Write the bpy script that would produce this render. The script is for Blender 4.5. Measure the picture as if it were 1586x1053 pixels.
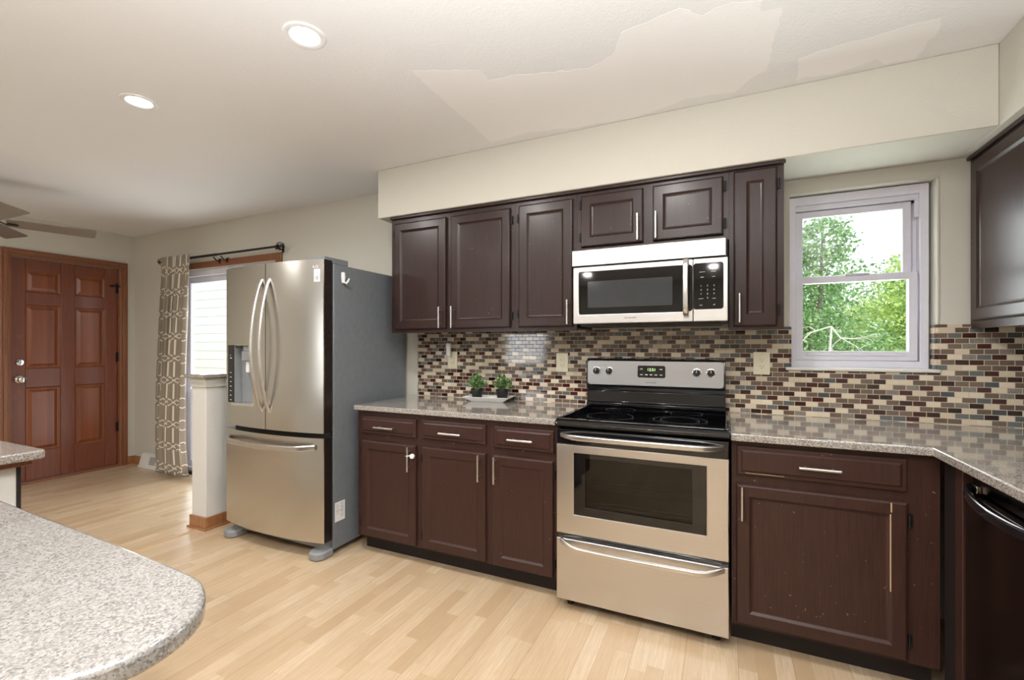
import bpy, math, random
from mathutils import Vector, Matrix
random.seed(7)
S = bpy.context.scene
for o in list(bpy.data.objects): bpy.data.objects.remove(o, do_unlink=True)
COL = S.collection
PI = math.pi
# ---------------------------------------------------------------- camera, world, sun, daylight, exposure
cam_d = bpy.data.cameras.new('camera'); cam = bpy.data.objects.new('camera', cam_d); COL.objects.link(cam)
cam.location = (0.739, -2.783, 1.271); cam.rotation_euler = (PI/2, 0, math.radians(24.874))
cam_d.sensor_width = 36; cam_d.lens = 707.46/1586*36; cam_d.shift_y = 9.6/1586; cam_d.clip_start = 0.02
S.camera = cam
S.view_settings.view_transform = 'Standard'; S.view_settings.look = 'None'
S.view_settings.gamma = 1; S.view_settings.use_curve_mapping = False
S.view_settings.exposure = 0.17
W = bpy.data.worlds.new('daylight'); S.world = W; W.use_nodes = True
bg = W.node_tree.nodes['Background']; bg.inputs[0].default_value = (0.86, 0.93, 1.0, 1); bg.inputs[1].default_value = 1.7
def lamp(name, kind, loc, rot, energy, color=(1, 1, 1), **kw):
    d = bpy.data.lights.new(name, kind); d.energy = energy; d.color = color
    for k, v in kw.items(): setattr(d, k, v)
    o = bpy.data.objects.new(name, d); COL.objects.link(o); o.location = loc; o.rotation_euler = rot
    return o
lamp('sun', 'SUN', (6, -12, 14), (math.radians(38), 0, math.radians(32)), 3.2, (1, .95, .86), angle=math.radians(1.5))
# added flash aimed up at the ceiling, then daylight lamps at window and door openings
lamp('bounced_flash', 'AREA', (0.66, -3.05, 1.30), (math.radians(176), 0, 0), 100, (.95, 0.98, 1.0), shape='DISK', size=.35, spread=math.radians(150))
lamp('daylight_side_window', 'AREA', (-3.33, -6.72, 1.35), (math.radians(97), 0, 0), 18, (.95, 0.98, 1), shape='RECTANGLE', size=.92, size_y=.95)
lamp('daylight_sliding_door', 'AREA', (-3.58, 0.145, 1.02), (math.radians(-106), 0, 0), 19, (.97, .99, 1), shape='RECTANGLE', size=1.35, size_y=1.9)

lamp('daylight_sink_window', 'AREA', (1.34, 0.128, 1.58), (math.radians(-98), 0, 0), 5, (.93, 1, .97), shape='RECTANGLE', size=.40, size_y=.66)

# ---------------------------------------------------------------- helpers
class MB:
    def __init__(s): s.v = []; s.f = []; s.m = []; s.uv = None
    def add(s, vs, fs, mi=0):
        n = len(s.v); s.v += [tuple(v) for v in vs]
        for f in fs: s.f.append(tuple(i+n for i in f)); s.m.append(mi)
        return s
    def box(s, x0, x1, y0, y1, z0, z1, mi=0):
        x0, x1 = min(x0, x1), max(x0, x1); y0, y1 = min(y0, y1), max(y0, y1); z0, z1 = min(z0, z1), max(z0, z1)
        v = [(x, y, z) for z in (z0, z1) for y in (y0, y1) for x in (x0, x1)]
        return s.add(v, [(0, 2, 3, 1), (4, 5, 7, 6), (0, 1, 5, 4), (2, 6, 7, 3), (0, 4, 6, 2), (1, 3, 7, 5)], mi)
    def cyl(s, p0, p1, r, n=16, r1=None, mi=0):
        return s.tube([p0, p1], [r, r if r1 is None else r1], n, mi)
    def tube(s, path, r, n=10, mi=0, closed=False):
        P = [Vector(p) for p in path]; k = len(P)
        if not isinstance(r, (list, tuple)): r = [r]*k
        up = None; rings = []
        for i, p in enumerate(P):
            a = P[i-1] if (i > 0 or closed) else P[i]; b = P[(i+1) % k] if (i < k-1 or closed) else P[i]
            t = (b-a).normalized()
            if up is None: up = t.orthogonal().normalized()
            u = (up - t*up.dot(t))
            u = u.normalized() if u.length > 1e-6 else t.orthogonal().normalized(); up = u; w = t.cross(u)
            rings.append([p + (u*math.cos(2*PI*j/n) + w*math.sin(2*PI*j/n))*r[i] for j in range(n)])
        vs = [v for rg in rings for v in rg]; fs = []
        for i in range(k-1 if not closed else k):
            i2 = (i+1) % k
            for j in range(n):
                j2 = (j+1) % n; fs.append((i*n+j, i*n+j2, i2*n+j2, i2*n+j))
        if not closed: fs += [tuple(range(n-1, -1, -1)), tuple((k-1)*n+j for j in range(n))]
        return s.add(vs, fs, mi)
    def bar(s, path, side, hw, ht, mi=0):
        # rectangular section swept along path; side = direction of the width (half hw), ht = half thickness
        P = [Vector(p) for p in path]; k = len(P); vs = []; sd = Vector(side).normalized()
        if not isinstance(hw, (list, tuple)): hw = [hw]*k
        if not isinstance(ht, (list, tuple)): ht = [ht]*k
        for i, p in enumerate(P):
            t = (P[min(i+1, k-1)] - P[max(i-1, 0)]).normalized(); w = t.cross(sd).normalized()
            e = .35
            for a, b in ((-1, -e), (-1, e), (-e, 1), (e, 1), (1, e), (1, -e), (e, -1), (-e, -1)):
                vs.append(p + sd*hw[i]*a*(1 if abs(a) == 1 else 1.9) + w*ht[i]*b)
        fs = []
        for i in range(k-1):
            for j in range(8):
                j2 = (j+1) % 8; fs.append((i*8+j, i*8+j2, (i+1)*8+j2, (i+1)*8+j))
        fs += [tuple(range(7, -1, -1)), tuple((k-1)*8+j for j in range(8))]
        return s.add(vs, fs, mi)
    def lathe(s, prof, c, n=24, axis='z', mi=0):
        # prof: list of (r, h) along axis
        c = Vector(c); vs = []
        for r, h in prof:
            for j in range(n):
                a = 2*PI*j/n; x, y = r*math.cos(a), r*math.sin(a)
                if axis == 'z': v = Vector((x, y, h))
                elif axis == 'y': v = Vector((x, -h, y))      # h grows towards -y
                else: v = Vector((h, x, y))
                vs.append(c+v)
        fs = []
        for i in range(len(prof)-1):
            for j in range(n):
                j2 = (j+1) % n; fs.append((i*n+j, i*n+j2, (i+1)*n+j2, (i+1)*n+j))
        fs += [tuple(range(n-1, -1, -1)), tuple((len(prof)-1)*n+j for j in range(n))]
        return s.add(vs, fs, mi)
    def prism(s, out, z0, z1, mi=0):
        n = len(out); vs = [(x, y, z0) for x, y in out] + [(x, y, z1) for x, y in out]
        return s.add(vs, [tuple(range(n-1, -1, -1)), tuple(range(n, 2*n))] + [(i, (i+1) % n, n+(i+1) % n, n+i) for i in range(n)], mi)
    def prism_xz(s, out, y0, y1, mi=0):
        n = len(out); vs = [(x, y0, z) for x, z in out] + [(x, y1, z) for x, z in out]
        return s.add(vs, [tuple(range(n)), tuple(range(2*n-1, n-1, -1))] + [(i, n+i, n+(i+1) % n, (i+1) % n) for i in range(n)], mi)
    def prism_yz(s, out, x0, x1, mi=0):
        n = len(out); vs = [(x0, y, z) for y, z in out] + [(x1, y, z) for y, z in out]
        return s.add(vs, [tuple(range(n)), tuple(range(2*n-1, n-1, -1))] + [(i, n+i, n+(i+1) % n, (i+1) % n) for i in range(n)], mi)
    def relief(s, x0, x1, z0, z1, y, loops, mi=0, mi_in=None, back=True):
        # stepped rectangular panel facing -y; loops = (inset, height towards -y)
        vs = []
        for ins, h in loops:
            a, b, c, d = x0+ins, x1-ins, z0+ins, z1-ins
            vs += [(a, y-h, c), (b, y-h, c), (b, y-h, d), (a, y-h, d)]
        fs = []
        for i in range(len(loops)-1):
            for j in range(4):
                j2 = (j+1) % 4; fs.append((i*4+j, i*4+j2, (i+1)*4+j2, (i+1)*4+j))
        L = (len(loops)-1)*4
        s.add(vs, fs, mi)
        n = len(s.v)-len(vs)
        s.f.append((n+L, n+L+1, n+L+2, n+L+3)); s.m.append(mi if mi_in is None else mi_in)
        if back: s.f.append((n+3, n+2, n+1, n)); s.m.append(mi)
        return s
    def obj(s, name, mat, parent=None, bevel=0, smooth=True, seg=2, org=None, angle=35):
        o0 = Vector(parent['_o']) if parent is not None and '_o' in parent else Vector(org or (0, 0, 0))
        me = bpy.data.meshes.new(name)
        me.from_pydata([tuple(Vector(v)-o0) for v in s.v], [], s.f)
        for m in (mat if isinstance(mat, (list, tuple)) else [mat]): me.materials.append(m)
        me.polygons.foreach_set('material_index', s.m)
        me.validate()
        import bmesh
        b = bmesh.new(); b.from_mesh(me); bmesh.ops.recalc_face_normals(b, faces=b.faces); b.to_mesh(me); b.free()
        if smooth:
            me.polygons.foreach_set('use_smooth', [True]*len(me.polygons)); me.set_sharp_from_angle(angle=math.radians(angle))
        me.update()
        o = bpy.data.objects.new(name, me); COL.objects.link(o); o['_o'] = tuple(o0)
        if parent is not None: o.parent = parent
        else: o.location = o0
        if bevel:
            md = o.modifiers.new('edge', 'BEVEL'); md.width = bevel; md.segments = seg; md.limit_method = 'ANGLE'; md.angle_limit = math.radians(40); md.harden_normals = False
        return o
def thing(name, label, cat, loc=(0, 0, 0), group=None):
    o = bpy.data.objects.new(name, None); COL.objects.link(o); o.empty_display_size = .05
    o.location = loc; o['_o'] = tuple(loc); o['label'] = label; o['category'] = cat
    if group: o['group'] = group
    return o
def tag(o, label, cat, group=None):
    o['label'] = label; o['category'] = cat
    if group: o['group'] = group
    return o
def struct(o, label=None):
    o['kind'] = 'structure'
    if label: o['label'] = label
    return o
def text(name, body, size, loc, mat, parent, rot=(PI/2, 0, 0), align='LEFT', ext=.0003, sx=1):
    c = bpy.data.curves.new(name, 'FONT'); c.body = body; c.size = size; c.align_x = align; c.extrude = ext; c.materials.append(mat)
    tmp = bpy.data.objects.new(name+'_c', c); me = bpy.data.meshes.new_from_object(tmp); bpy.data.objects.remove(tmp); me.name = name
    if not me.materials: me.materials.append(mat)
    o = bpy.data.objects.new(name, me); COL.objects.link(o); o.parent = parent
    o0 = Vector(parent['_o']); o.location = Vector(loc)-o0; o.rotation_euler = rot; o.scale = (sx, 1, 1)
    return o
def rrect(x0, x1, z0, z1, r, n=5):
    pts = []
    for cx, cz, a0 in ((x1-r, z1-r, 0), (x0+r, z1-r, 90), (x0+r, z0+r, 180), (x1-r, z0+r, 270)):
        for k in range(n+1):
            a = math.radians(a0+90*k/n); pts.append((cx+r*math.cos(a), cz+r*math.sin(a)))
    return pts
def copy_tree(o, parent=None):
    c = o.copy(); COL.objects.link(c)
    if parent is not None: c.parent = parent
    for ch in list(o.children): copy_tree(ch, c)
    return c

# ---------------------------------------------------------------- materials
class NT:
    def __init__(s, name):
        s.mat = bpy.data.materials.new(name); s.mat.use_nodes = True; s.t = s.mat.node_tree; s.b = s.t.nodes['Principled BSDF']
    def n(s, typ, **kw):
        nd = s.t.nodes.new(typ)
        for k, v in kw.items():
            if hasattr(nd, k): setattr(nd, k, v)
        return nd
    def link(s, a, b): s.t.links.new(a, b)
    def val(s, inp, x):
        if hasattr(x, 'is_linked') or isinstance(x, bpy.types.NodeSocket): s.link(x, inp)
        else: inp.default_value = x
    def math(s, op, a, b=None, c=None):
        nd = s.n('ShaderNodeMath', operation=op); s.val(nd.inputs[0], a)
        if b is not None: s.val(nd.inputs[1], b)
        if c is not None: s.val(nd.inputs[2], c)
        return nd.outputs[0]
    def coord(s, which='Object'): return s.n('ShaderNodeTexCoord').outputs[which]
    def xyz(s, vec):
        nd = s.n('ShaderNodeSeparateXYZ'); s.link(vec, nd.inputs[0]); return nd.outputs
    def comb(s, x, y, z=0.0):
        nd = s.n('ShaderNodeCombineXYZ')
        for i, q in enumerate((x, y, z)): s.val(nd.inputs[i], q)
        return nd.outputs[0]
    def scale(s, vec, sc):
        nd = s.n('ShaderNodeMapping'); s.link(vec, nd.inputs[0]); nd.inputs['Scale'].default_value = sc; return nd.outputs[0]
    def noise(s, vec, scale, detail=3, rough=.5, dist=0):
        nd = s.n('ShaderNodeTexNoise'); s.link(vec, nd.inputs['Vector']); nd.inputs['Scale'].default_value = scale
        nd.inputs['Detail'].default_value = detail; nd.inputs['Roughness'].default_value = rough; nd.inputs['Distortion'].default_value = dist
        return nd.outputs['Fac']
    def white(s, vec):
        nd = s.n('ShaderNodeTexWhiteNoise'); s.link(vec, nd.inputs['Vector']); return nd.outputs['Value'], nd.outputs['Color']
    def ramp(s, fac, stops, interp='LINEAR'):
        nd = s.n('ShaderNodeValToRGB'); s.link(fac, nd.inputs[0]); cr = nd.color_ramp; cr.interpolation = interp
        while len(cr.elements) < len(stops): cr.elements.new(.5)
        for e, (p, c) in zip(cr.elements, stops): e.position = p; e.color = (*c, 1) if len(c) == 3 else c
        return nd.outputs[0]
    def mix(s, fac, a, b, blend='MIX'):
        nd = s.n('ShaderNodeMix', data_type='RGBA', blend_type=blend); s.val(nd.inputs[0], fac)
        for i, q in ((6, a), (7, b)):
            if isinstance(q, tuple): nd.inputs[i].default_value = (*q, 1) if len(q) == 3 else q
            else: s.link(q, nd.inputs[i])
        return nd.outputs[2]
    def bump(s, h, strength=.2, dist=.002):
        nd = s.n('ShaderNodeBump'); s.link(h, nd.inputs['Height']); nd.inputs['Strength'].default_value = strength; nd.inputs['Distance'].default_value = dist
        s.link(nd.outputs[0], s.b.inputs['Normal']); return nd
    def set(s, **kw):
        for k, v in kw.items():
            i = s.b.inputs[k.replace('_', ' ')]
            if isinstance(v, bpy.types.NodeSocket): s.link(v, i)
            elif isinstance(v, tuple) and len(v) == 3 and i.type == 'RGBA': i.default_value = (*v, 1)
            else: i.default_value = v
        return s
def plain(name, col, rough=.5, metal=0, coat=0, var=.04, vscale=30, bump=0, bscale=200, **kw):
    m = NT(name); c = m.coord(); f = m.noise(c, vscale, 2)
    lo = tuple(max(0, x*(1-var)) for x in col); hi = tuple(min(1, x*(1+var)) for x in col)
    m.set(Base_Color=m.ramp(f, [(.3, lo), (.7, hi)]), Roughness=rough, Metallic=metal, Coat_Weight=coat, **kw)
    if bump: m.bump(m.noise(c, bscale, 2), bump, .002)
    return m.mat
def wall_paint(name, col, bs=.35, scale=130):
    m = NT(name); c = m.coord(); f = m.noise(c, 1.3, 2)
    m.set(Base_Color=m.mix(m.math('MULTIPLY', f, .12), col, tuple(x*.86 for x in col)), Roughness=.62, Specular_IOR_Level=.35)
    m.bump(m.noise(c, scale, 3, .55), bs, .003); return m.mat
M = {}
M['wall'] = wall_paint('warm off white wall paint', (.585, .562, .495))
M['ceiling'] = wall_paint('ceiling paint', (.775, .77, .765), .4, 95)
M['patch'] = wall_paint('ceiling touch up paint', (.85, .835, .825), .2, 95)
M['white_trim'] = plain('white vinyl', (.66, .65, .73), .35, var=.02)
M['white_wall'] = wall_paint('white painted half wall', (.70, .68, .64), .5, 160)
M['white'] = plain('white glazed ceramic', (.82, .82, .80), .15, var=.01)
M['ivory'] = plain('ivory plastic', (.74, .69, .52), .35, var=.01)
M['white_plastic'] = plain('white plastic', (.8, .8, .8), .3, var=.01)
M['dark_slot'] = plain('dark slot', (.03, .028, .025), .5)
M['black'] = plain('black enamel', (.006, .006, .008), .12, coat=.4)
M['black_rough'] = plain('black plastic', (.015, .015, .016), .4)
M['black_glass'] = plain('black glass', (.004, .004, .005), .045, coat=.3)
M['black_iron'] = plain('black iron', (.012, .011, .011), .45, metal=.4)
M['grey_plastic'] = plain('grey plastic', (.25, .26, .27), .35)
M['fridge_side'] = plain('grey textured steel', (.165, .18, .20), .42, var=.06, bump=.15, bscale=500)
M['dark_side'] = plain('dark door edge', (.035, .025, .022), .22, metal=.5)
M['chrome'] = plain('chrome', (.75, .75, .74), .12, metal=1, var=.02)
M['nickel'] = plain('brushed nickel', (.66, .645, .63), .28, metal=1, var=.03)
M['emit_label'] = plain('printed grey', (.5, .5, .5), .5)
M['ink'] = plain('printed dark ink', (.03, .03, .035), .5)
M['print_white'] = plain('printed pale ink', (.6, .6, .6), .5)
M['brass'] = plain('pale brass', (.6, .5, .3), .3, metal=1)

def steel(name, col, rough=.26, along='x', tint=None):
    m = NT(name); c = m.coord()
    sc = {'x': (2, 2, 600), 'z': (600, 600, 2)}[along]
    f = m.noise(m.scale(c, sc), 1, 3)
    big = m.noise(m.scale(c, (1.2, 1.2, .4) if along == 'z' else (.5, .5, 2)), 3, 3)
    m.set(Base_Color=m.ramp(f, [(.2, tuple(x*.93 for x in col)), (.8, col)]), Metallic=1.0,
          Roughness=m.math('ADD', rough-.05, m.math('MULTIPLY', big, .1)))
    m.bump(f, .04, .0005); return m.mat
M['steel'] = steel('brushed stainless steel', (.64, .62, .60), .32)
M['steel_fridge'] = steel('fridge stainless steel', (.62, .60, .56), .25, 'z')
M['steel_cool'] = steel('control panel stainless steel', (.52, .53, .56), .34)
M['steel_dark'] = steel('black stainless steel', (.10, .078, .075), .22, 'z')

def dark_wood(name='dark brown painted oak', base=(.027, .0125, .0105), rough=.30):
    m = NT(name); c = m.coord()
    g = m.noise(m.scale(c, (55, 55, 2.2)), 3, 4, .6, .4); fine = m.noise(m.scale(c, (260, 260, 8)), 2, 2)
    col = m.ramp(g, [(.25, tuple(x*.72 for x in base)), (.75, tuple(x*1.3 for x in base))])
    chip = m.noise(c, 75, 1, .4); chips = m.ramp(chip, [(.775, (0, 0, 0)), (.80, (1, 1, 1))])
    m.set(Base_Color=m.mix(m.math('MULTIPLY', chips, .45), col, (.36, .24, .18)), Roughness=m.math('ADD', rough-.05, m.math('MULTIPLY', fine, .14)), Coat_Weight=.10, Coat_Roughness=.2, Specular_IOR_Level=.3)
    m.bump(m.math('ADD', m.math('MULTIPLY', g, .5), fine), .2, .0008); return m.mat
M['cabinet'] = dark_wood()
M['cabinet_low'] = dark_wood('dark brown painted base cabinet oak', (.040, .0165, .0125), .40)
M['toe'] = plain('black brown toe kick', (.008, .004, .0035), .6)
M['worn'] = plain('bare worn wood', (.5, .34, .2), .6)
def red_wood(name, a, b, vs=16, rough=.3, stripe=True):
    m = NT(name); c = m.coord(); X = m.xyz(c)
    g = m.noise(m.scale(c, (60, 60, 2.5)), 2, 4, .6, .3)
    col = m.ramp(g, [(.25, a), (.75, b)])
    if stripe:
        fl = m.math('FLOOR', m.math('MULTIPLY', X[1], vs)); w, _ = m.white(m.comb(fl, 3.0, 1.0))
        col = m.mix(m.math('MULTIPLY', w, .8), col, (.30, .082, .021))
    worn = m.noise(c, 5, 4, .6); m.set(Base_Color=m.mix(m.ramp(worn, [(.62, (0, 0, 0)), (.8, (.45, .45, .45))]), col, (.30, .17, .11)), Roughness=rough, Coat_Weight=.25, Coat_Roughness=.2)
    m.bump(g, .15, .0008); return m.mat
M['door_wood'] = red_wood('red brown stained door wood', (.13, .034, .016), (.20, .058, .026), stripe=False)
M['door_panel'] = red_wood('stained door panel wood', (.12, .031, .013), (.19, .050, .018), 26)
M['casing'] = red_wood('stained trim wood', (.17, .058, .026), (.28, .105, .043), stripe=False)
M['base_wood'] = red_wood('oak baseboard', (.26, .105, .04), (.40, .18, .075), stripe=False)

def granite(name, bright=1.0, cool=0.0):
    m = NT(name); c = m.coord()
    wob = m.n('ShaderNodeTexNoise'); m.link(c, wob.inputs['Vector']); wob.inputs['Scale'].default_value = 260; wob.inputs['Detail'].default_value = 2
    vv = m.n('ShaderNodeVectorMath', operation='MULTIPLY_ADD'); m.link(wob.outputs['Color'], vv.inputs[0]); vv.inputs[1].default_value = (.006, .006, .006); m.link(c, vv.inputs[2])
    vo = m.n('ShaderNodeTexVoronoi'); m.link(vv.outputs[0], vo.inputs['Vector']); vo.inputs['Scale'].default_value = 340
    sep = m.n('ShaderNodeSeparateColor'); m.link(vo.outputs['Color'], sep.inputs[0])
    f = sep.outputs[0]
    k = bright
    P = [(0, (.62*k, .59*k, .55*k)), (.18, (.46*k, .41*k, .36*k)), (.38, (.36*k, .30*k, .25*k)), (.52, (.25*k, .22*k, .20*k)), (.66, (.55*k, .53*k, .51*k)), (.80, (.10*k, .08*k, .07*k)), (.90, (.035, .03, .03))]
    col = m.ramp(f, P, 'CONSTANT')
    fine = m.noise(c, 420, 2); col = m.mix(m.ramp(fine, [(.35, (.5, .5, .5)), (.65, (.1, .1, .1))]), col, (.42*k, .385*k, .345*k)); col = m.mix(cool, col, (.40*k, .405*k, .41*k))
    m.set(Base_Color=col, Roughness=.13, Coat_Weight=.6, Coat_Roughness=.03, Specular_IOR_Level=.7); return m.mat
M['granite'] = granite('speckled beige granite', .76)
M['granite_light'] = granite('speckled granite of peninsula', .66, .35)

def mosaic():
    m = NT('glass and stone mosaic'); c = m.coord(); X = m.xyz(c)
    ph, pw = .0248, .0507
    rz = m.math('DIVIDE', m.math('SUBTRACT', X[2], .9605), ph); r = m.math('FLOOR', rz); fr = m.math('FRACT', rz)
    xx = m.math('SUBTRACT', m.math('DIVIDE', m.math('SUBTRACT', X[0], .8705), pw), m.math('MULTIPLY', r, 1.5))
    cx = m.math('FLOOR', xx); fx = m.math('FRACT', xx)
    k = m.math('FLOORED_MODULO', cx, 4.0)
    w1, _ = m.white(m.comb(cx, r, 0.3)); w2, _ = m.white(m.comb(cx, r, 7.7)); w3, _ = m.white(m.comb(cx, r, 3.1))
    kk = m.math('ADD', k, m.math('MULTIPLY', m.math('GREATER_THAN', w1, .86), 1.0)); kk = m.math('FLOORED_MODULO', kk, 4.0)
    dark = m.mix(w2, (.017, .005, .004), (.060, .012, .009))
    cream = m.mix(w2, (.56, .46, .335), (.66, .57, .44))
    taupe = m.mix(w2, (.105, .070, .050), (.155, .110, .082))
    slate = m.mix(w2, (.05, .06, .065), (.135, .145, .145)); mot = m.noise(c, 190, 3, .7)
    stone = m.mix(mot, (.05, .04, .03), (.36, .32, .27))
    xcol = m.mix(m.math('GREATER_THAN', w3, .36), taupe, slate); xcol = m.mix(m.math('GREATER_THAN', w3, .70), xcol, stone)
    a = m.mix(m.math('GREATER_THAN', kk, .5), dark, cream); a = m.mix(m.math('GREATER_THAN', kk, 1.5), a, taupe); a = m.mix(m.math('GREATER_THAN', kk, 2.5), a, xcol)
    gx = m.math('MINIMUM', fx, m.math('SUBTRACT', 1.0, fx)); gz = m.math('MINIMUM', fr, m.math('SUBTRACT', 1.0, fr))
    d = m.math('MINIMUM', m.math('MULTIPLY', gx, pw), m.math('MULTIPLY', gz, ph))
    g = m.ramp(m.math('MULTIPLY', d, 100.0), [(.11, (0, 0, 0)), (.17, (1, 1, 1))])
    m.set(Base_Color=m.mix(g, (.52, .44, .34), a), Roughness=m.ramp(g, [(0, (.7,)*3), (1, (.07,)*3)]), Specular_IOR_Level=.6)
    tilt = m.math('MULTIPLY', m.math('SUBTRACT', w2, .5), m.math('MULTIPLY', fx, .35))
    m.bump(m.math('ADD', g, tilt), .55, .0012); return m.mat
M['mosaic'] = mosaic()

def laminate():
    m = NT('light oak strip laminate'); c = m.coord(); X = m.xyz(c)
    sx = m.math('DIVIDE', X[0], .066); i = m.math('FLOOR', sx); w, _ = m.white(m.comb(i, 2.0))
    sy = m.math('ADD', m.math('DIVIDE', X[1], .42), m.math('MULTIPLY', w, 5.0)); j = m.math('FLOOR', sy)
    t, tc = m.white(m.comb(i, j, 4.0))
    off = m.comb(m.math('MULTIPLY', t, 9.0), m.math('MULTIPLY', t, 31.0), 0.0)
    vv = m.n('ShaderNodeVectorMath', operation='ADD'); m.link(c, vv.inputs[0]); m.link(off, vv.inputs[1])
    g = m.noise(m.scale(vv.outputs[0], (48, 2.6, 1)), 2.2, 4, .62, .5); g2 = m.noise(m.scale(vv.outputs[0], (240, 7, 1)), 2, 3)
    base = m.ramp(t, [(0, (.465, .335, .205)), (.3, (.555, .42, .275)), (.65, (.61, .48, .33)), (1, (.66, .535, .385))])
    col = m.mix(m.ramp(g, [(.35, (.6, .6, .6)), (.7, (0, 0, 0))]), base, (.46, .31, .18))
    col = m.mix(m.ramp(g2, [(.3, (.28,)*3), (.6, (0, 0, 0))]), col, (.40, .27, .16))
    p3 = m.math('FRACT', m.math('DIVIDE', X[0], .198)); e = m.math('MINIMUM', p3, m.math('SUBTRACT', 1.0, p3))
    seam = m.ramp(e, [(.004, (.4,)*3), (.009, (0, 0, 0))])
    fx = m.math('FRACT', sx); e2 = m.math('MINIMUM', fx, m.math('SUBTRACT', 1.0, fx)); s2 = m.ramp(e2, [(.01, (.18,)*3), (.03, (0, 0, 0))])
    col = m.mix(seam, col, (.2, .12, .06)); col = m.mix(s2, col, (.3, .19, .1))
    m.set(Base_Color=col, Roughness=.30, Specular_IOR_Level=.45, Coat_Weight=.12, Coat_Roughness=.15)
    m.bump(g2, .05, .0005); return m.mat
M['floor'] = laminate()
M['strip'] = plain('oak transition strip', (.50, .33, .19), .35)

def curtain_mat():
    m = NT('taupe trellis curtain fabric'); uv = m.coord('UV'); X = m.xyz(uv)
    P, Z = .30, .2135
    a = m.math('ABSOLUTE', m.math('SUBTRACT', m.math('FRACT', m.math('DIVIDE', X[0], P)), .5))
    b = m.math('ABSOLUTE', m.math('SUBTRACT', m.math('FRACT', m.math('DIVIDE', X[1], Z)), .5))
    ax = m.math('MULTIPLY', a, P); bz = m.math('MULTIPLY', b, Z)       # distances in metres from centre
    w = .0052
    def line(e): return m.math('LESS_THAN', m.math('ABSOLUTE', e), w)
    vert = m.math('MULTIPLY', m.math('LESS_THAN', m.math('ABSOLUTE', m.math('SUBTRACT', ax, .052)), .0085), m.math('GREATER_THAN', bz, .034))
    dia = line(m.math('ADD', bz, m.math('MULTIPLY', m.math('SUBTRACT', ax, .052), .62)))
    dia2 = m.math('MULTIPLY', line(m.math('SUBTRACT', bz, m.math('MULTIPLY', m.math('SUBTRACT', ax, .052), .50))), m.math('GREATER_THAN', ax, .045))
    dia3 = line(m.math('SUBTRACT', m.math('ADD', bz, m.math('MULTIPLY', ax, .62)), .034))
    lines = m.math('MINIMUM', m.math('ADD', m.math('ADD', vert, dia3), m.math('ADD', m.math('MULTIPLY', dia, m.math('LESS_THAN', ax, .06)), dia2)), 1.0)
    wv = m.noise(m.scale(m.coord(), (900, 900, 900)), 1, 2)
    base = m.mix(wv, (.235, .19, .14), (.33, .275, .21))
    m.set(Base_Color=m.mix(lines, base, (.74, .69, .60)), Roughness=.85, Sheen_Weight=.2)
    m.bump(wv, .1, .0005); return m.mat
M['curtain'] = curtain_mat()
def glass_mat(name, refl=.06, tint=(1, 1, 1)):
    m = NT(name); t = m.t; t.nodes.remove(m.b)
    tr = t.nodes.new('ShaderNodeBsdfTransparent'); tr.inputs[0].default_value = (*tint, 1)
    gl = t.nodes.new('ShaderNodeBsdfGlossy'); gl.inputs['Roughness'].default_value = .02
    ge = t.nodes.new('ShaderNodeNewGeometry'); dt = m.n('ShaderNodeVectorMath', operation='DOT_PRODUCT'); m.link(ge.outputs['Incoming'], dt.inputs[0]); m.link(ge.outputs['Normal'], dt.inputs[1])
    sch = m.math('POWER', m.math('SUBTRACT', 1.0, m.math('ABSOLUTE', dt.outputs['Value'])), 5.0)
    nz = m.noise(m.coord(), 2.0, 2); k = m.math('ADD', m.math('MULTIPLY', sch, .9), m.math('ADD', .035, m.math('MULTIPLY', nz, refl*.1)))
    mx = t.nodes.new('ShaderNodeMixShader'); t.links.new(k, mx.inputs[0]); t.links.new(tr.outputs[0], mx.inputs[1]); t.links.new(gl.outputs[0], mx.inputs[2])
    t.links.new(mx.outputs[0], t.nodes['Material Output'].inputs[0]); return m.mat
M['glass'] = glass_mat('window glass')
M['smoke_glass'] = glass_mat('smoked oven glass', .06, (.30, .27, .25))
def emis(name, col, st):
    m = NT(name); f = m.noise(m.coord(), 3, 1); m.set(Base_Color=(.8, .8, .8), Emission_Color=m.mix(f, col, tuple(x*.97 for x in col)), Emission_Strength=st); return m.mat
M['bulb'] = emis('lit lamp diffuser', (1, .98, .95), 9)
M['clock'] = emis('green clock digits', (.45, 1, .25), 1.2)
def leaf(name, a, b, c, trans=.25):
    m = NT(name); g = m.n('ShaderNodeNewGeometry'); f = g.outputs['Random Per Island']
    m.set(Base_Color=m.ramp(f, [(0, a), (.5, b), (1, c)]), Roughness=.5, Subsurface_Weight=0.0)
    if trans:
        td = m.n('ShaderNodeBsdfTranslucent'); m.link(m.ramp(f, [(0, a), (.5, b), (1, c)]), td.inputs[0])
        mx = m.n('ShaderNodeMixShader'); mx.inputs[0].default_value = trans; m.link(m.b.outputs[0], mx.inputs[1]); m.link(td.outputs[0], mx.inputs[2])
        m.link(mx.outputs[0], m.t.nodes['Material Output'].inputs[0])
    return m.mat
M['leaf_plant'] = leaf('potted plant leaves', (.04, .11, .03), (.15, .29, .08), (.50, .62, .32), .2)
M['leaf_tree'] = leaf('tree leaves', (.09, .22, .06), (.20, .40, .13), (.42, .62, .28), .35)
M['leaf_yellow'] = leaf('yellow green leaves', (.24, .42, .10), (.48, .66, .18), (.80, .85, .36), .35)
M['bark'] = plain('grey bark', (.16, .13, .10), .9, var=.3, vscale=15)
M['dead_twig'] = plain('pale dead twig', (.6, .56, .5), .8)
M['grass'] = plain('mown grass', (.12, .22, .06), .9, var=.35, vscale=60)
M['siding'] = plain('cream painted siding', (.60, .62, .54), .6, var=.02)
M['fan_wood'] = red_wood('weathered grey brown fan blade', (.13, .105, .085), (.24, .195, .16), stripe=False, rough=.5)
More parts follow.
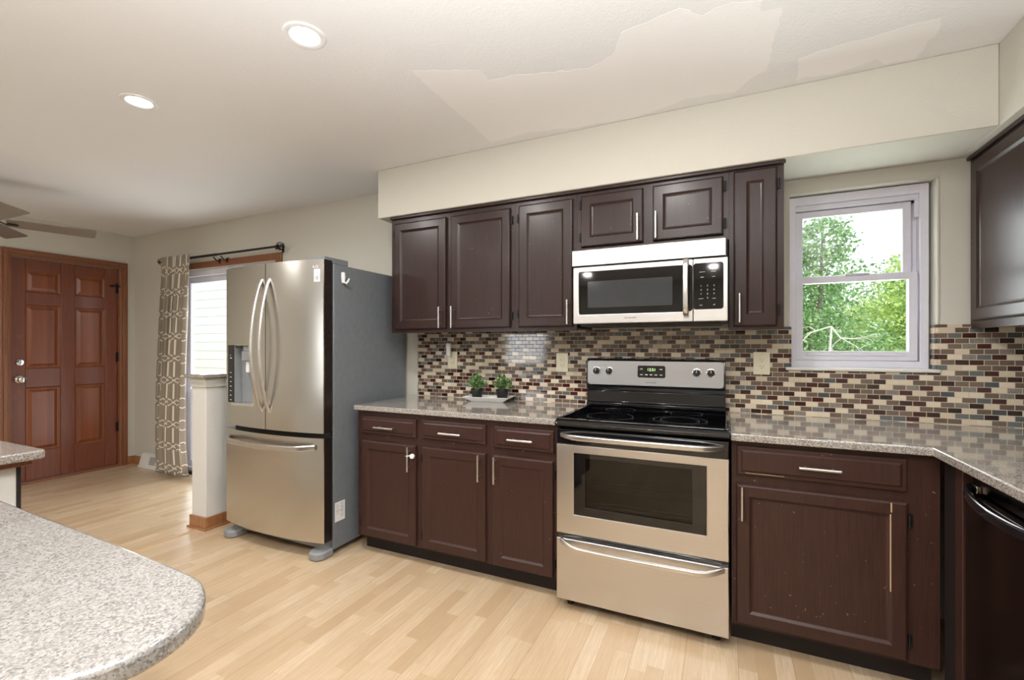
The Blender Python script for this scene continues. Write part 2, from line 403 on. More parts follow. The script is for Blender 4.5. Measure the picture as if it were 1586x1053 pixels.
M['pot'] = plain('black nursery pot', (.010, .010, .011), .45)
M['oven_in'] = plain('grey enamel oven interior', (.30, .27, .24), .4)
M['concrete'] = plain('patio concrete', (.5, .5, .5), .8)

# ---------------------------------------------------------------- room shell
XL, XR, YF, H = -5.088, 2.07, -6.8, 2.46
T = .15
b = MB().box(XL-T, XR+T, YF-T, T, -.1, 0); struct(b.obj('floor', M['floor'], smooth=False))
ceil = struct(MB().box(XL-T, XR+T, YF-T, T, H, H+.12).obj('ceiling', M['ceiling'], smooth=False))
A = [(-0.482, -1.175), (-0.212, -1.05), (-0.216, -0.971), (-0.078, -0.956), (0.215, -0.867), (0.327, -0.917), (0.383, -1.033), (0.598, -1.078), (0.672, -1.002), (0.711, -1.026), (0.773, -1.028), (0.859, -0.998), (0.863, -0.935), (0.924, -0.927), (0.913, -0.617), (0.905, -0.532), (0.846, -0.495), (0.785, -0.402), (0.581, -0.44), (0.429, -0.39), (0.307, -0.36), (-0.004, -0.385), (-0.236, -0.442), (-0.495, -0.417)]
B = [(1.016, -0.569), (1.133, -0.597), (1.453, -0.629), (1.47, -0.576), (1.459, -0.364), (1.354, -0.369), (1.312, -0.432), (1.173, -0.376), (1.066, -0.409), (1.031, -0.393)]
def rough_outline(P, amp=.007):
    out = []
    for i in range(len(P)):
        a, c = Vector(P[i]), Vector(P[(i+1) % len(P)]); n = max(1, int((c-a).length/.03)); nn = Vector((-(c-a).y, (c-a).x)).normalized()
        for k in range(n): out.append(tuple(a.lerp(c, k/n) + nn*random.uniform(-amp, amp)*(k > 0)))
    return out
struct(MB().prism(rough_outline(A), H-.0006, H+.0004).obj('ceiling_paint_patch', M['patch'], ceil, smooth=False))
struct(MB().prism(rough_outline(B), H-.0006, H+.0004).obj('ceiling_paint_patch', M['patch'], ceil, smooth=False))
# back wall with window and sliding door openings
WX0, WX1, WZ0, WZ1 = 1.052, 1.645, 1.160, 2.062
DX0, DX1, DZ1 = -4.33, -2.835, 2.03
b = MB()
b.box(XL-T, DX0, 0, T, 0, H).box(DX0, DX1, 0, T, DZ1, H).box(DX1, WX0, 0, T, 0, H)
b.box(WX0, WX1, 0, T, 0, WZ0).box(WX0, WX1, 0, T, WZ1, H).box(WX1, XR+T, 0, T, 0, H)
struct(b.obj('wall_back', M['wall'], smooth=False))
# left wall with front door opening
FY0, FY1, FZ1 = -0.958, -0.126, 2.098
b = MB().box(XL-T, XL, YF-T, FY0, 0, H).box(XL-T, XL, FY0, FY1, FZ1, H).box(XL-T, XL, FY1, 0, 0, H)
struct(b.obj('wall_left', M['wall'], smooth=False))
struct(MB().box(XR, XR+T, YF-T, 0, 0, H).obj('wall_right', M['wall'], smooth=False))
# wall behind the camera: patio door and a window
b = MB(); xs = [XL-T, -3.84, -2.82, XR+T]
b.box(xs[0], xs[1], YF-T, YF, 0, H).box(xs[1], xs[2], YF-T, YF, 0, .85).box(xs[1], xs[2], YF-T, YF, 1.86, H).box(xs[2], xs[3], YF-T, YF, 0, H)
struct(b.obj('wall_front', M['wall'], smooth=False))
def simple_window(name, x0, x1, z0, z1, y, mull):
    f = MB(); w = .06
    f.box(x0, x0+w, y-.05, y+.05, z0, z1).box(x1-w, x1, y-.05, y+.05, z0, z1).box(x0+w, x1-w, y-.05, y+.05, z0, z0+w).box(x0+w, x1-w, y-.05, y+.05, z1-w, z1)
    for mx in mull: f.box(mx-.03, mx+.03, y-.04, y+.04, z0+w, z1-w)
    o = struct(f.obj(name, M['white_trim'], bevel=.003))
    struct(MB().box(x0+w, x1-w, y-.004, y+.004, z0+w, z1-w).obj('window_glass', M['glass'], o, smooth=False))
simple_window('window_2', -3.84, -2.82, .85, 1.86, YF-.08, [-3.33])
# soffits
struct(MB().box(-1.3895, 1.7195, -.3555, 0, 2.136, H).obj('soffit_wall', M['wall'], bevel=.004))
struct(MB().box(1.7195, XR, YF, 0, 2.136, H).obj('soffit_wall', M['wall'], bevel=.004))
# half wall beside the fridge
hw = struct(MB().box(-2.665, -2.507, -.809, 0, 0, 1.050).obj('half_wall', M['white_wall'], bevel=.003))
struct(MB().box(-2.70, -2.475, -.845, 0, 1.051, 1.076).obj('wall_cap', M['granite'], hw, bevel=.004))
struct(MB().box(-2.674, -2.498, -.818, 0, .985, 1.050).obj('wall_trim', M['wall'], hw, bevel=.002))
b = MB(); 
b.box(-2.677, -2.495, -.821, -.809, 0, .088).box(-2.677, -2.665, -.809, 0, 0, .088).box(-2.507, -2.495, -.809, -.02, 0, .088)
b.box(-2.69, -2.484, -.832, -.821, 0, .014).box(-2.69, -2.677, -.821, 0, 0, .014).box(-2.495, -2.484, -.821, -.02, 0, .014)
struct(b.obj('baseboard_half_wall', M['base_wood'], bevel=.003))
b = MB().box(XL, -4.90, -.014, 0, 0, .085).box(XL, XL+.014, -.066, -.014, 0, .085).box(XL, XL+.014, YF, -1.02, 0, .085)
b.box(-2.755, -2.677, -.014, 0, 0, .085)
struct(b.obj('baseboard_back', M['base_wood'], bevel=.003))
struct(MB().prism_xz([(-2.60, 0), (-2.555, 0), (-2.563, .006), (-2.592, .006)], YF, -.832).obj('trim_1', M['strip'], bevel=.001), 'oak transition strip in the floor between dining area and kitchen')

# ---------------------------------------------------------------- backsplash
b = MB(); t = .008
b.box(-1.316, WX0, -t, 0, .905, 1.372).box(WX0, WX1, -t, 0, .905, WZ0-.012).box(WX1, XR, -t, 0, .905, 1.372)
b.box(WX1, WX1-t, 0, .048, WZ0, 1.372).box(WX0, WX0+t, 0, .048, WZ0, 1.372)
bs = struct(b.obj('backsplash_wall', M['mosaic'], smooth=False), 'mosaic of cream, brown and slate brick tiles behind the worktops')

# ---------------------------------------------------------------- kitchen window
b = MB(); y = .05
def ring(b, x0, x1, z0, z1, w, y0, y1, wb=None, wt=None, mi=0):
    wb = w if wb is None else wb; wt = w if wt is None else wt
    vs = [(x, y, z) for y in (y0, y1) for x, z in ((x0, z0), (x1, z0), (x1, z1), (x0, z1), (x0+w, z0+wb), (x1-w, z0+wb), (x1-w, z1-wt), (x0+w, z1-wt))]
    fs = []
    for j in range(4):
        k = (j+1) % 4; fs += [(j, k, 4+k, 4+j), (8+k, 8+j, 12+j, 12+k), (j, 8+j, 8+k, k), (4+j, 4+k, 12+k, 12+j)]
    return b.add(vs, fs, mi)
win = struct(ring(MB(), WX0, WX1-.012, WZ0, WZ1-.004, .034, .048, .14, .036, .045).obj('window_1', M['white_trim'], bevel=.003), 'white vinyl single hung window above the counter')
b = MB(); b.box(WX0+.034, WX1-.046, .062, .075, 1.985, 2.014); b.box(WX1-.062, WX1-.046, .060, .073, 1.90, 1.99).box(1.570, 1.600, .095, .138, 1.19, 2.02).box(1.086, 1.600, .095, .138, 1.975, 2.02)
struct(b.obj('window_track', M['white_trim'], win, bevel=.002))
up = struct(ring(MB(), 1.086, 1.575, 1.605, 1.985, .034, .078, .105, .034, .034).obj('window_sash', M['white_trim'], win, bevel=.003))
struct(MB().box(1.118, 1.543, .089, .094, 1.637, 1.953).obj('window_glass', M['glass'], up, smooth=False))
lo = struct(ring(MB(), 1.084, 1.592, 1.198, 1.634, .034, .052, .080, .048, .034).obj('window_sash', M['white_trim'], win, bevel=.003))
struct(MB().box(1.116, 1.560, .064, .069, 1.243, 1.602).obj('window_glass', M['glass'], lo, smooth=False))
b = MB().box(1.132, 1.545, .047, .053, 1.222, 1.233).box(1.30, 1.40, .040, .078, 1.632, 1.640); struct(b.obj('window_latch', M['white_trim'], lo, bevel=.002))
b = ring(MB(), 1.09, 1.59, 1.20, 1.62, .016, .115, .128); struct(b.obj('window_screen_frame', M['grey_plastic'], win))
struct(MB().box(1.033, 1.655, -.022, .048, 1.146, 1.162).obj('windowsill', M['white_wall'], win, bevel=.004))
b = MB()                                                     # plaster bead around the recess
b.box(1.045, 1.652, -.005, 0, WZ1, WZ1+.012).box(WX1, WX1+.010, -.005, 0, 1.372, WZ1)
struct(b.obj('window_trim', M['wall'], win, bevel=.003))

# ---------------------------------------------------------------- patio sliding door with stained trim
dr = struct(ring(MB(), DX0, DX1, 0.0, DZ1, .045, .03, .13, .05, .06).obj('door_2', M['white_trim'], bevel=.003), 'white framed sliding glass patio door behind the curtain')
ring_s = ring(MB(), DX0+.045, -3.50, .05, DZ1-.06, .055, .085, .115); f2 = struct(ring_s.obj('door_sash', M['white_trim'], dr, bevel=.003))
struct(MB().box(DX0+.10, -3.555, .098, .103, .105, DZ1-.115).obj('door_glass', M['glass'], f2, smooth=False))
ring_s = ring(MB(), -3.60, DX1-.045, .05, DZ1-.06, .055, .05, .08); f3 = struct(ring_s.obj('door_sash', M['white_trim'], dr, bevel=.003))
struct(MB().box(-3.545, DX1-.10, .062, .067, .105, DZ1-.115).obj('door_glass', M['glass'], f3, smooth=False))
b = MB().box(DX0-.068, DX1+.073, -.018, 0, DZ1, DZ1+.062).box(DX0-.068, DX0, -.018, 0, 0, DZ1).box(DX1, DX1+.073, -.018, 0, 0, DZ1)
struct(b.obj('door_trim', M['casing'], dr, bevel=.003))
struct(MB().box(DX0, DX1, -.012, .03, 0, .022).obj('door_threshold', M['black_iron'], dr, bevel=.002))

# ---------------------------------------------------------------- front door in the left wall
fd = struct(MB().box(XL-.11, XL, FY0, FY0+.012, 0, FZ1).box(XL-.11, XL, FY1-.012, FY1, 0, FZ1).box(XL-.11, XL, FY0+.012, FY1-.012, FZ1-.012, FZ1).obj('door_1', M['casing'], smooth=False), 'red brown six panel wooden front door')
b = MB(); y0, y1, z1 = FY0, FY1, FZ1
for k, (a, d) in enumerate(((0, .018), (.016, .024), (.044, .016))):
    w0 = .06-a; w1 = (.06-.016 if k == 0 else .06-.044 if k == 1 else 0)
    b.box(XL, XL+d, y0-w0, y0-w1, 0, z1+w1).box(XL, XL+d, y1+w1, y1+w0, 0, z1+w1).box(XL, XL+d, y0-w0, y1+w0, z1+w1, z1+w0)
struct(b.obj('door_casing', M['casing'], fd, bevel=.003))
xf = XL-.025; xb = xf-.04
leafb = MB()
ys = [FY0+.014, -.845, -.598, -.490, -.249, FY1-.014]; zs = [.022, .285, .885, 1.062, 1.655, 1.774, 1.978, FZ1-.014]
leafb.box(xb, xf, ys[0], ys[1], zs[0], zs[-1]).box(xb, xf, ys[2], ys[3], zs[0], zs[-1]).box(xb, xf, ys[4], ys[5], zs[0], zs[-1])
for a, c in ((0, 1), (2, 3), (4, 5), (6, 7)):
    for p, q in ((1, 2), (3, 4)): leafb.box(xb, xf, ys[p], ys[q], zs[a], zs[c])
dl = struct(leafb.obj('door_leaf', M['door_wood'], fd, bevel=.004))
for a, c in ((1, 2), (3, 4), (5, 6)):
    for p, q in ((1, 2), (3, 4)):
        pb = MB(); Y0, Y1, Z0, Z1 = ys[p], ys[q], zs[a], zs[c]
        loops = [(0, xf-.012), (.012, xf-.020), (.020, xf-.020), (.045, xf-.008)]
        vs = []
        for ins, xx in loops: vs += [(xx, Y0+ins, Z0+ins), (xx, Y1-ins, Z0+ins), (xx, Y1-ins, Z1-ins), (xx, Y0+ins, Z1-ins)]
        fs = [(i*4+j, i*4+(j+1) % 4, (i+1)*4+(j+1) % 4, (i+1)*4+j) for i in range(3) for j in range(4)] + [(12, 13, 14, 15)]
        pb.add(vs, fs); pb.box(xb+.005, xf-.022, Y0, Y1, Z0, Z1)
        struct(pb.obj('door_panel', M['door_panel'], fd, bevel=0, smooth=False))
for zz, nm in ((1.122, 'deadbolt'), (.965, 'knob')):
    k = MB()
    if nm == 'knob': k.lathe([(.033, 0), (.033, .006), (.014, .010), (.012, .035), (.026, .045), (.031, .058), (.027, .070), (.010, .076)], (xf, -.886, zz), 20, 'x')
    else: k.lathe([(.032, 0), (.030, .012), (.026, .016), (.010, .018)], (xf, -.886, zz), 20, 'x').box(xf+.016, xf+.030, -.890, -.882, zz-.016, zz+.016)
    struct(k.obj('door_'+nm, M['chrome'], fd, bevel=.001))
for zz in (1.881, 1.157, .419):
    struct(MB().cyl((XL-.012, FY1-.010, zz-.05), (XL-.012, FY1-.010, zz+.05), .009, 10).box(XL-.024, XL-.016, FY1-.03, FY1-.012, zz-.05, zz+.05).obj('door_hinge', M['black_iron'], fd))
struct(MB().cyl((XL+.004, FY1-.07, 1.905), (XL+.004, FY1+.05, 1.905), .006, 8).cyl((XL-.03, FY1-.075, 1.905), (XL+.03, FY1-.075, 1.905), .009, 8).obj('door_latch', M['black_iron'], fd))
struct(MB().box(XL-.11, XL+.02, FY0, FY1, 0, .020).obj('door_threshold', M['casing'], fd, bevel=.004))

# ---------------------------------------------------------------- cabinets
CB = M['cabinet']; CL = M['cabinet_low']
def pull_v(par, x, z0, z1, yf, off=.030):
    b = MB().cyl((x, yf-off, z0), (x, yf-off, z1), .006, 12)
    L = z1-z0
    for zz in (z0+L*.17, z1-L*.17): b.cyl((x, yf, zz), (x, yf-off, zz), .0045, 8)
    return b.obj('handle', M['nickel'], par)
def pull_h(par, z, x0, x1, yf, off=.030):
    b = MB().cyl((x0, yf-off, z), (x1, yf-off, z), .006, 12); L = x1-x0
    for xx in (x0+L*.17, x1-L*.17): b.cyl((xx, yf, z), (xx, yf-off, z), .0045, 8)
    return b.obj('handle', M['nickel'], par)
def cab_door(par, x0, x1, z0, z1, yf, hinge, mat, fw=.05, pull=None, hz=None):
    d = MB().relief(x0, x1, z0, z1, yf, [(0, 0), (0, .012), (.004, .018), (.009, .020), (fw, .020), (fw+.003, .018), (fw+.010, .0125), (fw+.016, .011)]).obj('door', mat, par, bevel=.0008, smooth=False)
    if pull: pull_v(d, pull[0], pull[1], pull[2], yf-.020)
    hx = x0-.006 if hinge == 'l' else x1+.006
    for zz in (hz or (z0+.07, z1-.07)):
        s = 1 if hinge == 'l' else -1
        MB().cyl((hx, yf-.010, zz-.024), (hx, yf-.010, zz+.024), .0045, 8).box(hx-s*.012, hx, yf-.003, yf, zz-.024, zz+.024).obj('hinge', M['black_iron'], d)
    return d
def drawer_front(par, x0, x1, z0, z1, yf, mat, pull):
    d = MB().relief(x0, x1, z0, z1, yf, [(0, 0), (0, .011), (.003, .014), (.016, .015), (.022, .020), (.030, .020)]).obj('drawer', mat, par, bevel=.0008, smooth=False)
    pull_h(d, pull[2], pull[0], pull[1], yf-.020); return d
def upper(label, x0, x1, z0, z1, group='wall cabinets under the soffit', yd=-.325, name='wall_cabinet'):
    t = thing(name, label, 'cabinet', ((x0+x1)/2, 0, z0), group)
    MB().box(x0, x1, yd+.019, 0, z0+.012, z1).obj('carcass', CB, t, smooth=False)
    return t
def face(par, x0, x1, z0, z1, yd, holes, mat):
    # face frame as rails and stiles around the openings (x0, x1, z0, z1 sorted by x)
    b = MB(); xs = sorted({x0, x1, *[h[0] for h in holes], *[h[1] for h in holes]}); zs_ = sorted({z0, z1, *[h[2] for h in holes], *[h[3] for h in holes]})
    for i in range(len(xs)-1):
        for j in range(len(zs_)-1):
            cx, cz = (xs[i]+xs[i+1])/2, (zs_[j]+zs_[j+1])/2
            if not any(h[0] < cx < h[1] and h[2] < cz < h[3] for h in holes): b.box(xs[i], xs[i+1], yd, yd+.019, zs_[j], zs_[j+1])
    return b.obj('face_frame', mat, par, smooth=False)
def hole(x0, x1, z0, z1, i=.012): return (x0+i, x1-i, z0+i, z1-i)
yU = -.325
D1 = (-1.262, -.855, 1.381, 2.088); D2 = (-.818, -.406, 1.381, 2.088); D3 = (-.352, -.023, 1.381, 2.093)
D4 = (.025, .359, 1.814, 2.096); D5 = (.406, .737, 1.814, 2.098); D6 = (.782, .965, 1.367, 2.108)
t = upper('dark brown double door wall cabinet above the counter next to the fridge', -1.294, -.3805, 1.3585, 2.134)
face(t, -1.294, -.3805, 1.3585, 2.134, yU, [hole(*D1), hole(*D2)], CB)
cab_door(t, *D1, yU, 'l', CB, pull=(-.887, 1.385, 1.519)); cab_door(t, *D2, yU, 'r', CB, pull=(-.795, 1.384, 1.519))
t = upper('dark brown single door wall cabinet directly left of the microwave', -.3795, -.0025, 1.3585, 2.134)
face(t, -.3795, -.0025, 1.3585, 2.134, yU, [hole(*D3)], CB)
cab_door(t, *D3, yU, 'l', CB, fw=.052, pull=(-.045, 1.392, 1.528), hz=(1.46, 2.02))
t = upper('short dark brown two door wall cabinet mounted over the microwave', -.0015, .7615, 1.790, 2.134)
face(t, -.0015, .7615, 1.790, 2.134, yU, [hole(*D4), hole(*D5)], CB)
cab_door(t, *D4, yU, 'l', CB, fw=.050, pull=(.334, 1.821, 1.957), hz=(1.87, 2.05)); cab_door(t, *D5, yU, 'r', CB, fw=.050, pull=(.425, 1.821, 1.957), hz=(1.87, 2.05))
t = upper('narrow tall dark brown wall cabinet between the microwave and the window', .7625, .993, 1.350, 2.134)
face(t, .7625, .993, 1.350, 2.134, yU, [hole(*D6)], CB)
cab_door(t, *D6, yU, 'r', CB, fw=.054, pull=(.807, 1.384, 1.521), hz=(1.44, 2.03))
tag(MB().box(-1.300, .999, -.343, -.326, 2.118, 2.1345).obj('cabinet_molding', CB, bevel=.004), 'thin dark top molding strip running along the wall cabinets under the soffit', 'molding')

# upper cabinet on the right wall (built facing -y, then turned)
t = thing('wall_cabinet', 'dark grey brown wall cabinet on the side wall beside the window', 'cabinet', (0, 0, 0))
MB().box(0, 1.10, .020, .303, 1.363, 2.134).obj('carcass', CB, t, smooth=False)
face(t, 0, 1.10, 1.351, 2.134, 0, [hole(.052, .62, 1.385, 2.095), hole(.66, 1.05, 1.385, 2.095)], CB)
cab_door(t, .052, .62, 1.385, 2.095, 0, 'l', CB, fw=.050, pull=(.59, 1.41, 1.54)); cab_door(t, .66, 1.05, 1.385, 2.095, 0, 'r', CB, fw=.050, pull=(.69, 1.41, 1.54))
MB().box(0, 1.10, -.016, -.001, 2.118, 2.134).obj('top_molding', CB, t, bevel=.004)
t.location = (1.765, -.001, 0); t.rotation_euler = (0, 0, -PI/2)

# base cabinets left of the range
def base(label, x0, x1, yd, drw, dor, drp, dop, hinge, group, ztop=.874):
    t = thing('base_cabinet', label, 'cabinet', ((x0+x1)/2, 0, 0), group)
    MB().box(x0, x1, yd+.019, -.002, .10, ztop).obj('carcass', CL, t, smooth=False)
    MB().box(x0, x1, yd+.075, yd+.095, 0, .10).obj('toe_kick', M['toe'], t, smooth=False)
    face(t, x0, x1, .10, ztop, yd, [hole(*drw), hole(*dor)], CL)
    drawer_front(t, *drw, yd, CL, drp); d = cab_door(t, *dor, yd, hinge, CL, fw=.048, pull=dop)
    return t, d
G = 'base cabinets left of the range'
yB = -.605
base('dark brown base cabinet right beside the fridge with white child lock on its handle', -1.325, -.8575, yB, (-1.291, -.878, .739, .843), (-1.287, -.877, .113, .696), (-1.162, -1.018, .785), (-.912, .548, .690), 'l', G)
base('dark brown base cabinet in the middle of the three between fridge and range', -.8565, -.3995, yB, (-.837, -.420, .741, .848), (-.834, -.420, .113, .696), (-.699, -.560, .786), (-.450, .548, .690), 'l', G)
base('dark brown base cabinet touching the left side of the range', -.3985, -.0125, yB, (-.370, -.034, .733, .846), (-.377, -.036, .108, .694), (-.278, -.136, .787), (-.355, .548, .690), 'r', G)
# base cabinet right of the range
t, d = base('wide dark brown base cabinet right of the range with chipped paint on its door', .769, 1.448, -.635, (.789, 1.351, .734, .855), (.786, 1.353, .114, .696), (1.007, 1.145, .793), (.808, .554, .692), 'r', None)
MB().box(1.299, 1.3022, -.6552, -.6500, .36, .648).box(1.3005, 1.305, -.6556, -.650, .655, .69).obj('worn_edge', M['worn'], d, smooth=False)
MB().box(.82, .96, -.6556, -.6548, .745, .7465).obj('scratch', M['worn'], t, smooth=False)
t = thing('corner_panel', 'dark brown filler panels in the corner between base cabinet and dishwasher', 'panel', (1.5, -.72, 0))
MB().box(1.46, 1.48, -.737, -.637, .0, .876).obj('return_panel', M['toe'], t, smooth=False)  # recess shade put into the colour: panel takes the near-black toe tone
MB().box(1.450, 2.05, -.799, -.748, 0, .876).obj('end_panel', CL, t, bevel=.002)

# granite worktops
def slab(name, out, z0, z1, mat, label, org):
    o = MB().prism(out, z0, z1).obj(name, mat, org=org, bevel=.005, seg=3, smooth=True, angle=50); return tag(o, label, 'countertop')
slab('countertop', [(-1.337, -.635), (-.006, -.635), (-.006, -.002), (-1.337, -.002)], .877, .908, M['granite'], 'speckled granite worktop between the fridge and the range', (-.67, -.3, .877))
slab('countertop', [(.7645, -.002), (.7645, -.674), (1.415, -.674), (1.425, -2.3), (2.068, -2.3), (2.068, -.002)], .877, .908, M['granite'], 'speckled granite worktop right of the range turning the corner under the window', (1.4, -.3, .877))
tag(MB().box(1.48, 2.05, -2.28, -1.42, .0, .876).obj('base_cabinet', CL), 'plain dark brown base cabinet end past the dishwasher', 'cabinet')

# peninsula with a rounded end
pts = [(-1.36, -2.306), (-.82, -2.312), (-.35, -2.325), (-.13, -2.333)]
curve = [(-.029, -2.338), (.013, -2.347), (.046, -2.362), (.074, -2.382), (.095, -2.408), (.108, -2.438), (.113, -2.470), (.108, -2.502), (.092, -2.534), (.058, -2.576), (.0, -2.632), (-.10, -2.71), (-.25, -2.80), (-.45, -2.88), (-.80, -2.94), (-1.36, -2.95)]
def smooth_curve(P, n=5):
    out = []
    for i in range(len(P)-1):
        a, b_, c, d = (Vector(P[max(0, i-1)]), Vector(P[i]), Vector(P[i+1]), Vector(P[min(len(P)-1, i+2)]))
        for k in range(n):
            u = k/n; out.append(tuple(.5*((2*b_)+(c-a)*u+(2*a-5*b_+4*c-d)*u*u+(3*b_-a-3*c+d)*u**3)))
    return out+[P[-1]]
curve = smooth_curve([pts[-1]]+curve)[1:]
pen = MB().prism((pts+curve)[::-1], .880, .910).obj('peninsula_countertop', M['granite_light'], org=(-.6, -2.6, .88), bevel=.008, seg=3, angle=50)
tag(pen, 'large pale speckled granite counter with rounded end nearest the camera', 'countertop')
t = thing('peninsula_cabinet', 'dark brown cabinet carrying the rounded granite counter', 'cabinet', (-.9, -2.62, 0))
MB().box(-1.36, -.42, -2.84, -2.40, .10, .879).obj('carcass', CL, t, bevel=.002); MB().box(-1.36, -.48, -2.78, -2.46, 0, .10).obj('toe_kick', M['toe'], t, smooth=False)
# second counter further back on a white half wall
t = thing('bar_counter', 'granite topped white counter end in front of the wooden front door', 'counter', (-1.9, -2.3, 0))
MB().prism([(-2.6, -2.016), (-1.43, -2.016), (-1.415, -2.021), (-1.408, -2.035), (-1.408, -2.80), (-2.6, -2.80)], .880, .910).obj('top', M['granite'], t, bevel=.006, seg=3, angle=50)
MB().box(-2.56, -1.475, -2.78, -2.07, 0, .857).obj('body', M['white_wall'], t, bevel=.002)
MB().box(-2.57, -1.452, -2.79, -2.040, .857, .879).obj('apron', M['casing'], t, bevel=.003)
MB().box(-1.4745, -1.470, -2.074, -2.062, 0, .857).obj('corner_strip', M['toe'], t, bevel=.002)

# ---------------------------------------------------------------- range
R = thing('range', 'stainless steel electric range with black glass cooktop', 'stove', (.381, -.35, 0))
ST = M['steel']; BK = M['black']
x0, x1 = .002, .760
MB().box(x0+.004, x1-.004, -.640, -.03, .035, .878).obj('body', M['black_rough'], R, bevel=.003)
for xx in (.05, .71):
    MB().lathe([(.018, 0), (.018, .012), (.010, .013), (.010, .036)], (xx, -.60, 0), 12).obj('foot', M['black_rough'], R)
    MB().lathe([(.018, 0), (.018, .012), (.010, .013), (.010, .036)], (xx, -.08, 0), 12).obj('foot', M['black_rough'], R)
# cooktop: framed glass with a rounded front lip
prof = [(-.085, .880), (-.660, .880), (-.690, .884), (-.704, .893), (-.706, .903), (-.698, .913), (-.680, .920), (-.655, .922), (-.640, .916), (-.085, .916)]
ck = MB().prism_yz([(y, z) for y, z in prof], x0-.002, x1+.002).obj('cooktop', M['black_glass'], R, bevel=.002)
for xx in (x0-.004, x1-.014): MB().box(xx, xx+.018, -.66, -.085, .914, .924).obj('side_rail', BK, ck, bevel=.003)
for cx, cy, rr in ((.215, -.47, .115), (.530, -.455, .105), (.565, -.455, .105), (.215, -.21, .08), (.56, -.21, .08)):
    for r_ in (rr,):
        vs = [(cx+q*math.cos(a*PI/32), cy+q*math.sin(a*PI/32), .91645) for q in (r_-.0011, r_) for a in range(64)]
        MB().add(vs, [(a, (a+1) % 64, 64+(a+1) % 64, 64+a) for a in range(64)]).obj('burner_ring', M['grey_plastic'], ck, smooth=False)
# backguard
gp = [(-.004, .916), (-.085, .916), (-.093, .922), (-.093, .936), (-.078, .944), (-.070, 1.000), (-.066, 1.004), (-.074, 1.014), (-.074, 1.030), (-.082, 1.036), (-.088, 1.045), (-.084, 1.170), (-.076, 1.192), (-.055, 1.200), (-.010, 1.200)]
bgd = MB().prism_yz(gp, -.014, .748).obj('backguard', BK, R, bevel=.002)
pan = MB().prism_xz(rrect(-.006, .740, 1.043, 1.186, .018), -.0925, -.080).obj('control_panel', M['steel_cool'], R, bevel=.002)
dsp = MB().prism_xz(rrect(.289, .441, 1.091, 1.160, .010), -.0945, -.0915).obj('clock_display', M['black_glass'], pan)
text('clock_digits', '12:51', .022, (.366, -.0950, 1.130), M['clock'], dsp, align='CENTER')
for xx, zz in ((.310, 1.140), (.310, 1.108), (.338, 1.108), (.364, 1.108), (.390, 1.108), (.418, 1.108), (.418, 1.140)): MB().prism_xz(rrect(xx-.008, xx+.008, zz-.003, zz+.003, .002), -.0952, -.0940).obj('clock_button', M['print_white'], dsp)
for xx in (.050, .125, .605, .677):
    k = MB().lathe([(.0235, 0), (.0235, .003), (.020, .004)], (xx, -.0925, 1.125), 24, 'y').obj('knob_bezel', M['chrome'], pan)
    k = MB().lathe([(.0195, .004), (.018, .016), (.012, .018)], (xx, -.0925, 1.125), 24, 'y'); k.box(xx-.0045, xx+.0045, -.122, -.105, 1.107, 1.143)
    kn = k.obj('knob', M['black_rough'], pan, bevel=.001)
    MB().box(xx-.0012, xx+.0012, -.1228, -.1218, 1.126, 1.142).obj('knob_mark', M['white_plastic'], kn, smooth=False)
text('lettering', 'FRIGIDAIRE', .0105, (.364, -.0928, 1.060), M['ink'], pan, align='CENTER', sx=1.1)
for xx, tx in ((.050, 'LR'), (.125, 'LF'), (.605, 'RF'), (.677, 'RR')): text('lettering', tx, .009, (xx, -.0928, 1.085), M['emit_label'], pan, align='CENTER')
# oven door
dp = MB()
yd = -.685
ring(dp, x0+.002, x1-.001, .372, .800, .088, yd, -.641, .098, .037)
od = dp.obj('oven_door', ST, R, bevel=.004)
MB().box(x0+.002, x1-.001, yd, -.641, .8005, .874).obj('door_band', BK, od, bevel=.004)
ring(MB(), .091, .672, .470, .763, .056, yd-.002, yd+.010, .040, .020).obj('window_frame', M['black_glass'], od, bevel=.001)
MB().box(.147, .616, yd+.004, yd+.008, .510, .743).obj('window_glass', M['smoke_glass'], od, smooth=False)
b = MB().box(.100, .660, -.10, -.60, .470, .472)
cav = MB(); cav.box(.13, .64, -.6408, -.6400, .49, .755); cav.obj('oven_interior', M['oven_in'], R, smooth=False)
b = MB()
for zz, nn in ((.600, 1), (.520, 1), (.632, 0)):
    b.tube([(.150, yd+.020, zz), (.614, yd+.020, zz)], .0018, 6)
    b.tube([(.150, yd+.034, zz+.012), (.614, yd+.034, zz+.012)], .0014, 6)
b.obj('oven_rack', M['chrome'], R)
def bow(xa, xb, y0, depth, z, n=22, drop=0):
    P = []
    for i in range(n+1):
        u = i/n; e = min(u, 1-u)/.13; k = 1 if e >= 1 else math.sin(e*PI/2)
        P.append((xa+(xb-xa)*u, y0-depth*k - .010*math.sin(PI*u), z - drop*k))
    return P
MB().bar(bow(.030, .736, yd+.002, .046, .845), (0, 0, 1), .013, .010).obj('handle', M['nickel'], od, bevel=.002)
dw_ = MB().box(x0+.002, x1-.001, yd, -.641, .054, .348).obj('storage_drawer', ST, R, bevel=.004)
MB().bar(bow(.028, .738, yd+.002, .046, .337, drop=.014), (0, 0, 1), .013, .010).obj('handle', M['nickel'], dw_, bevel=.002)
MB().box(x0+.004, x1-.003, -.668, -.641, .349, .3715).obj('drawer_gap_trim', BK, R, smooth=False)

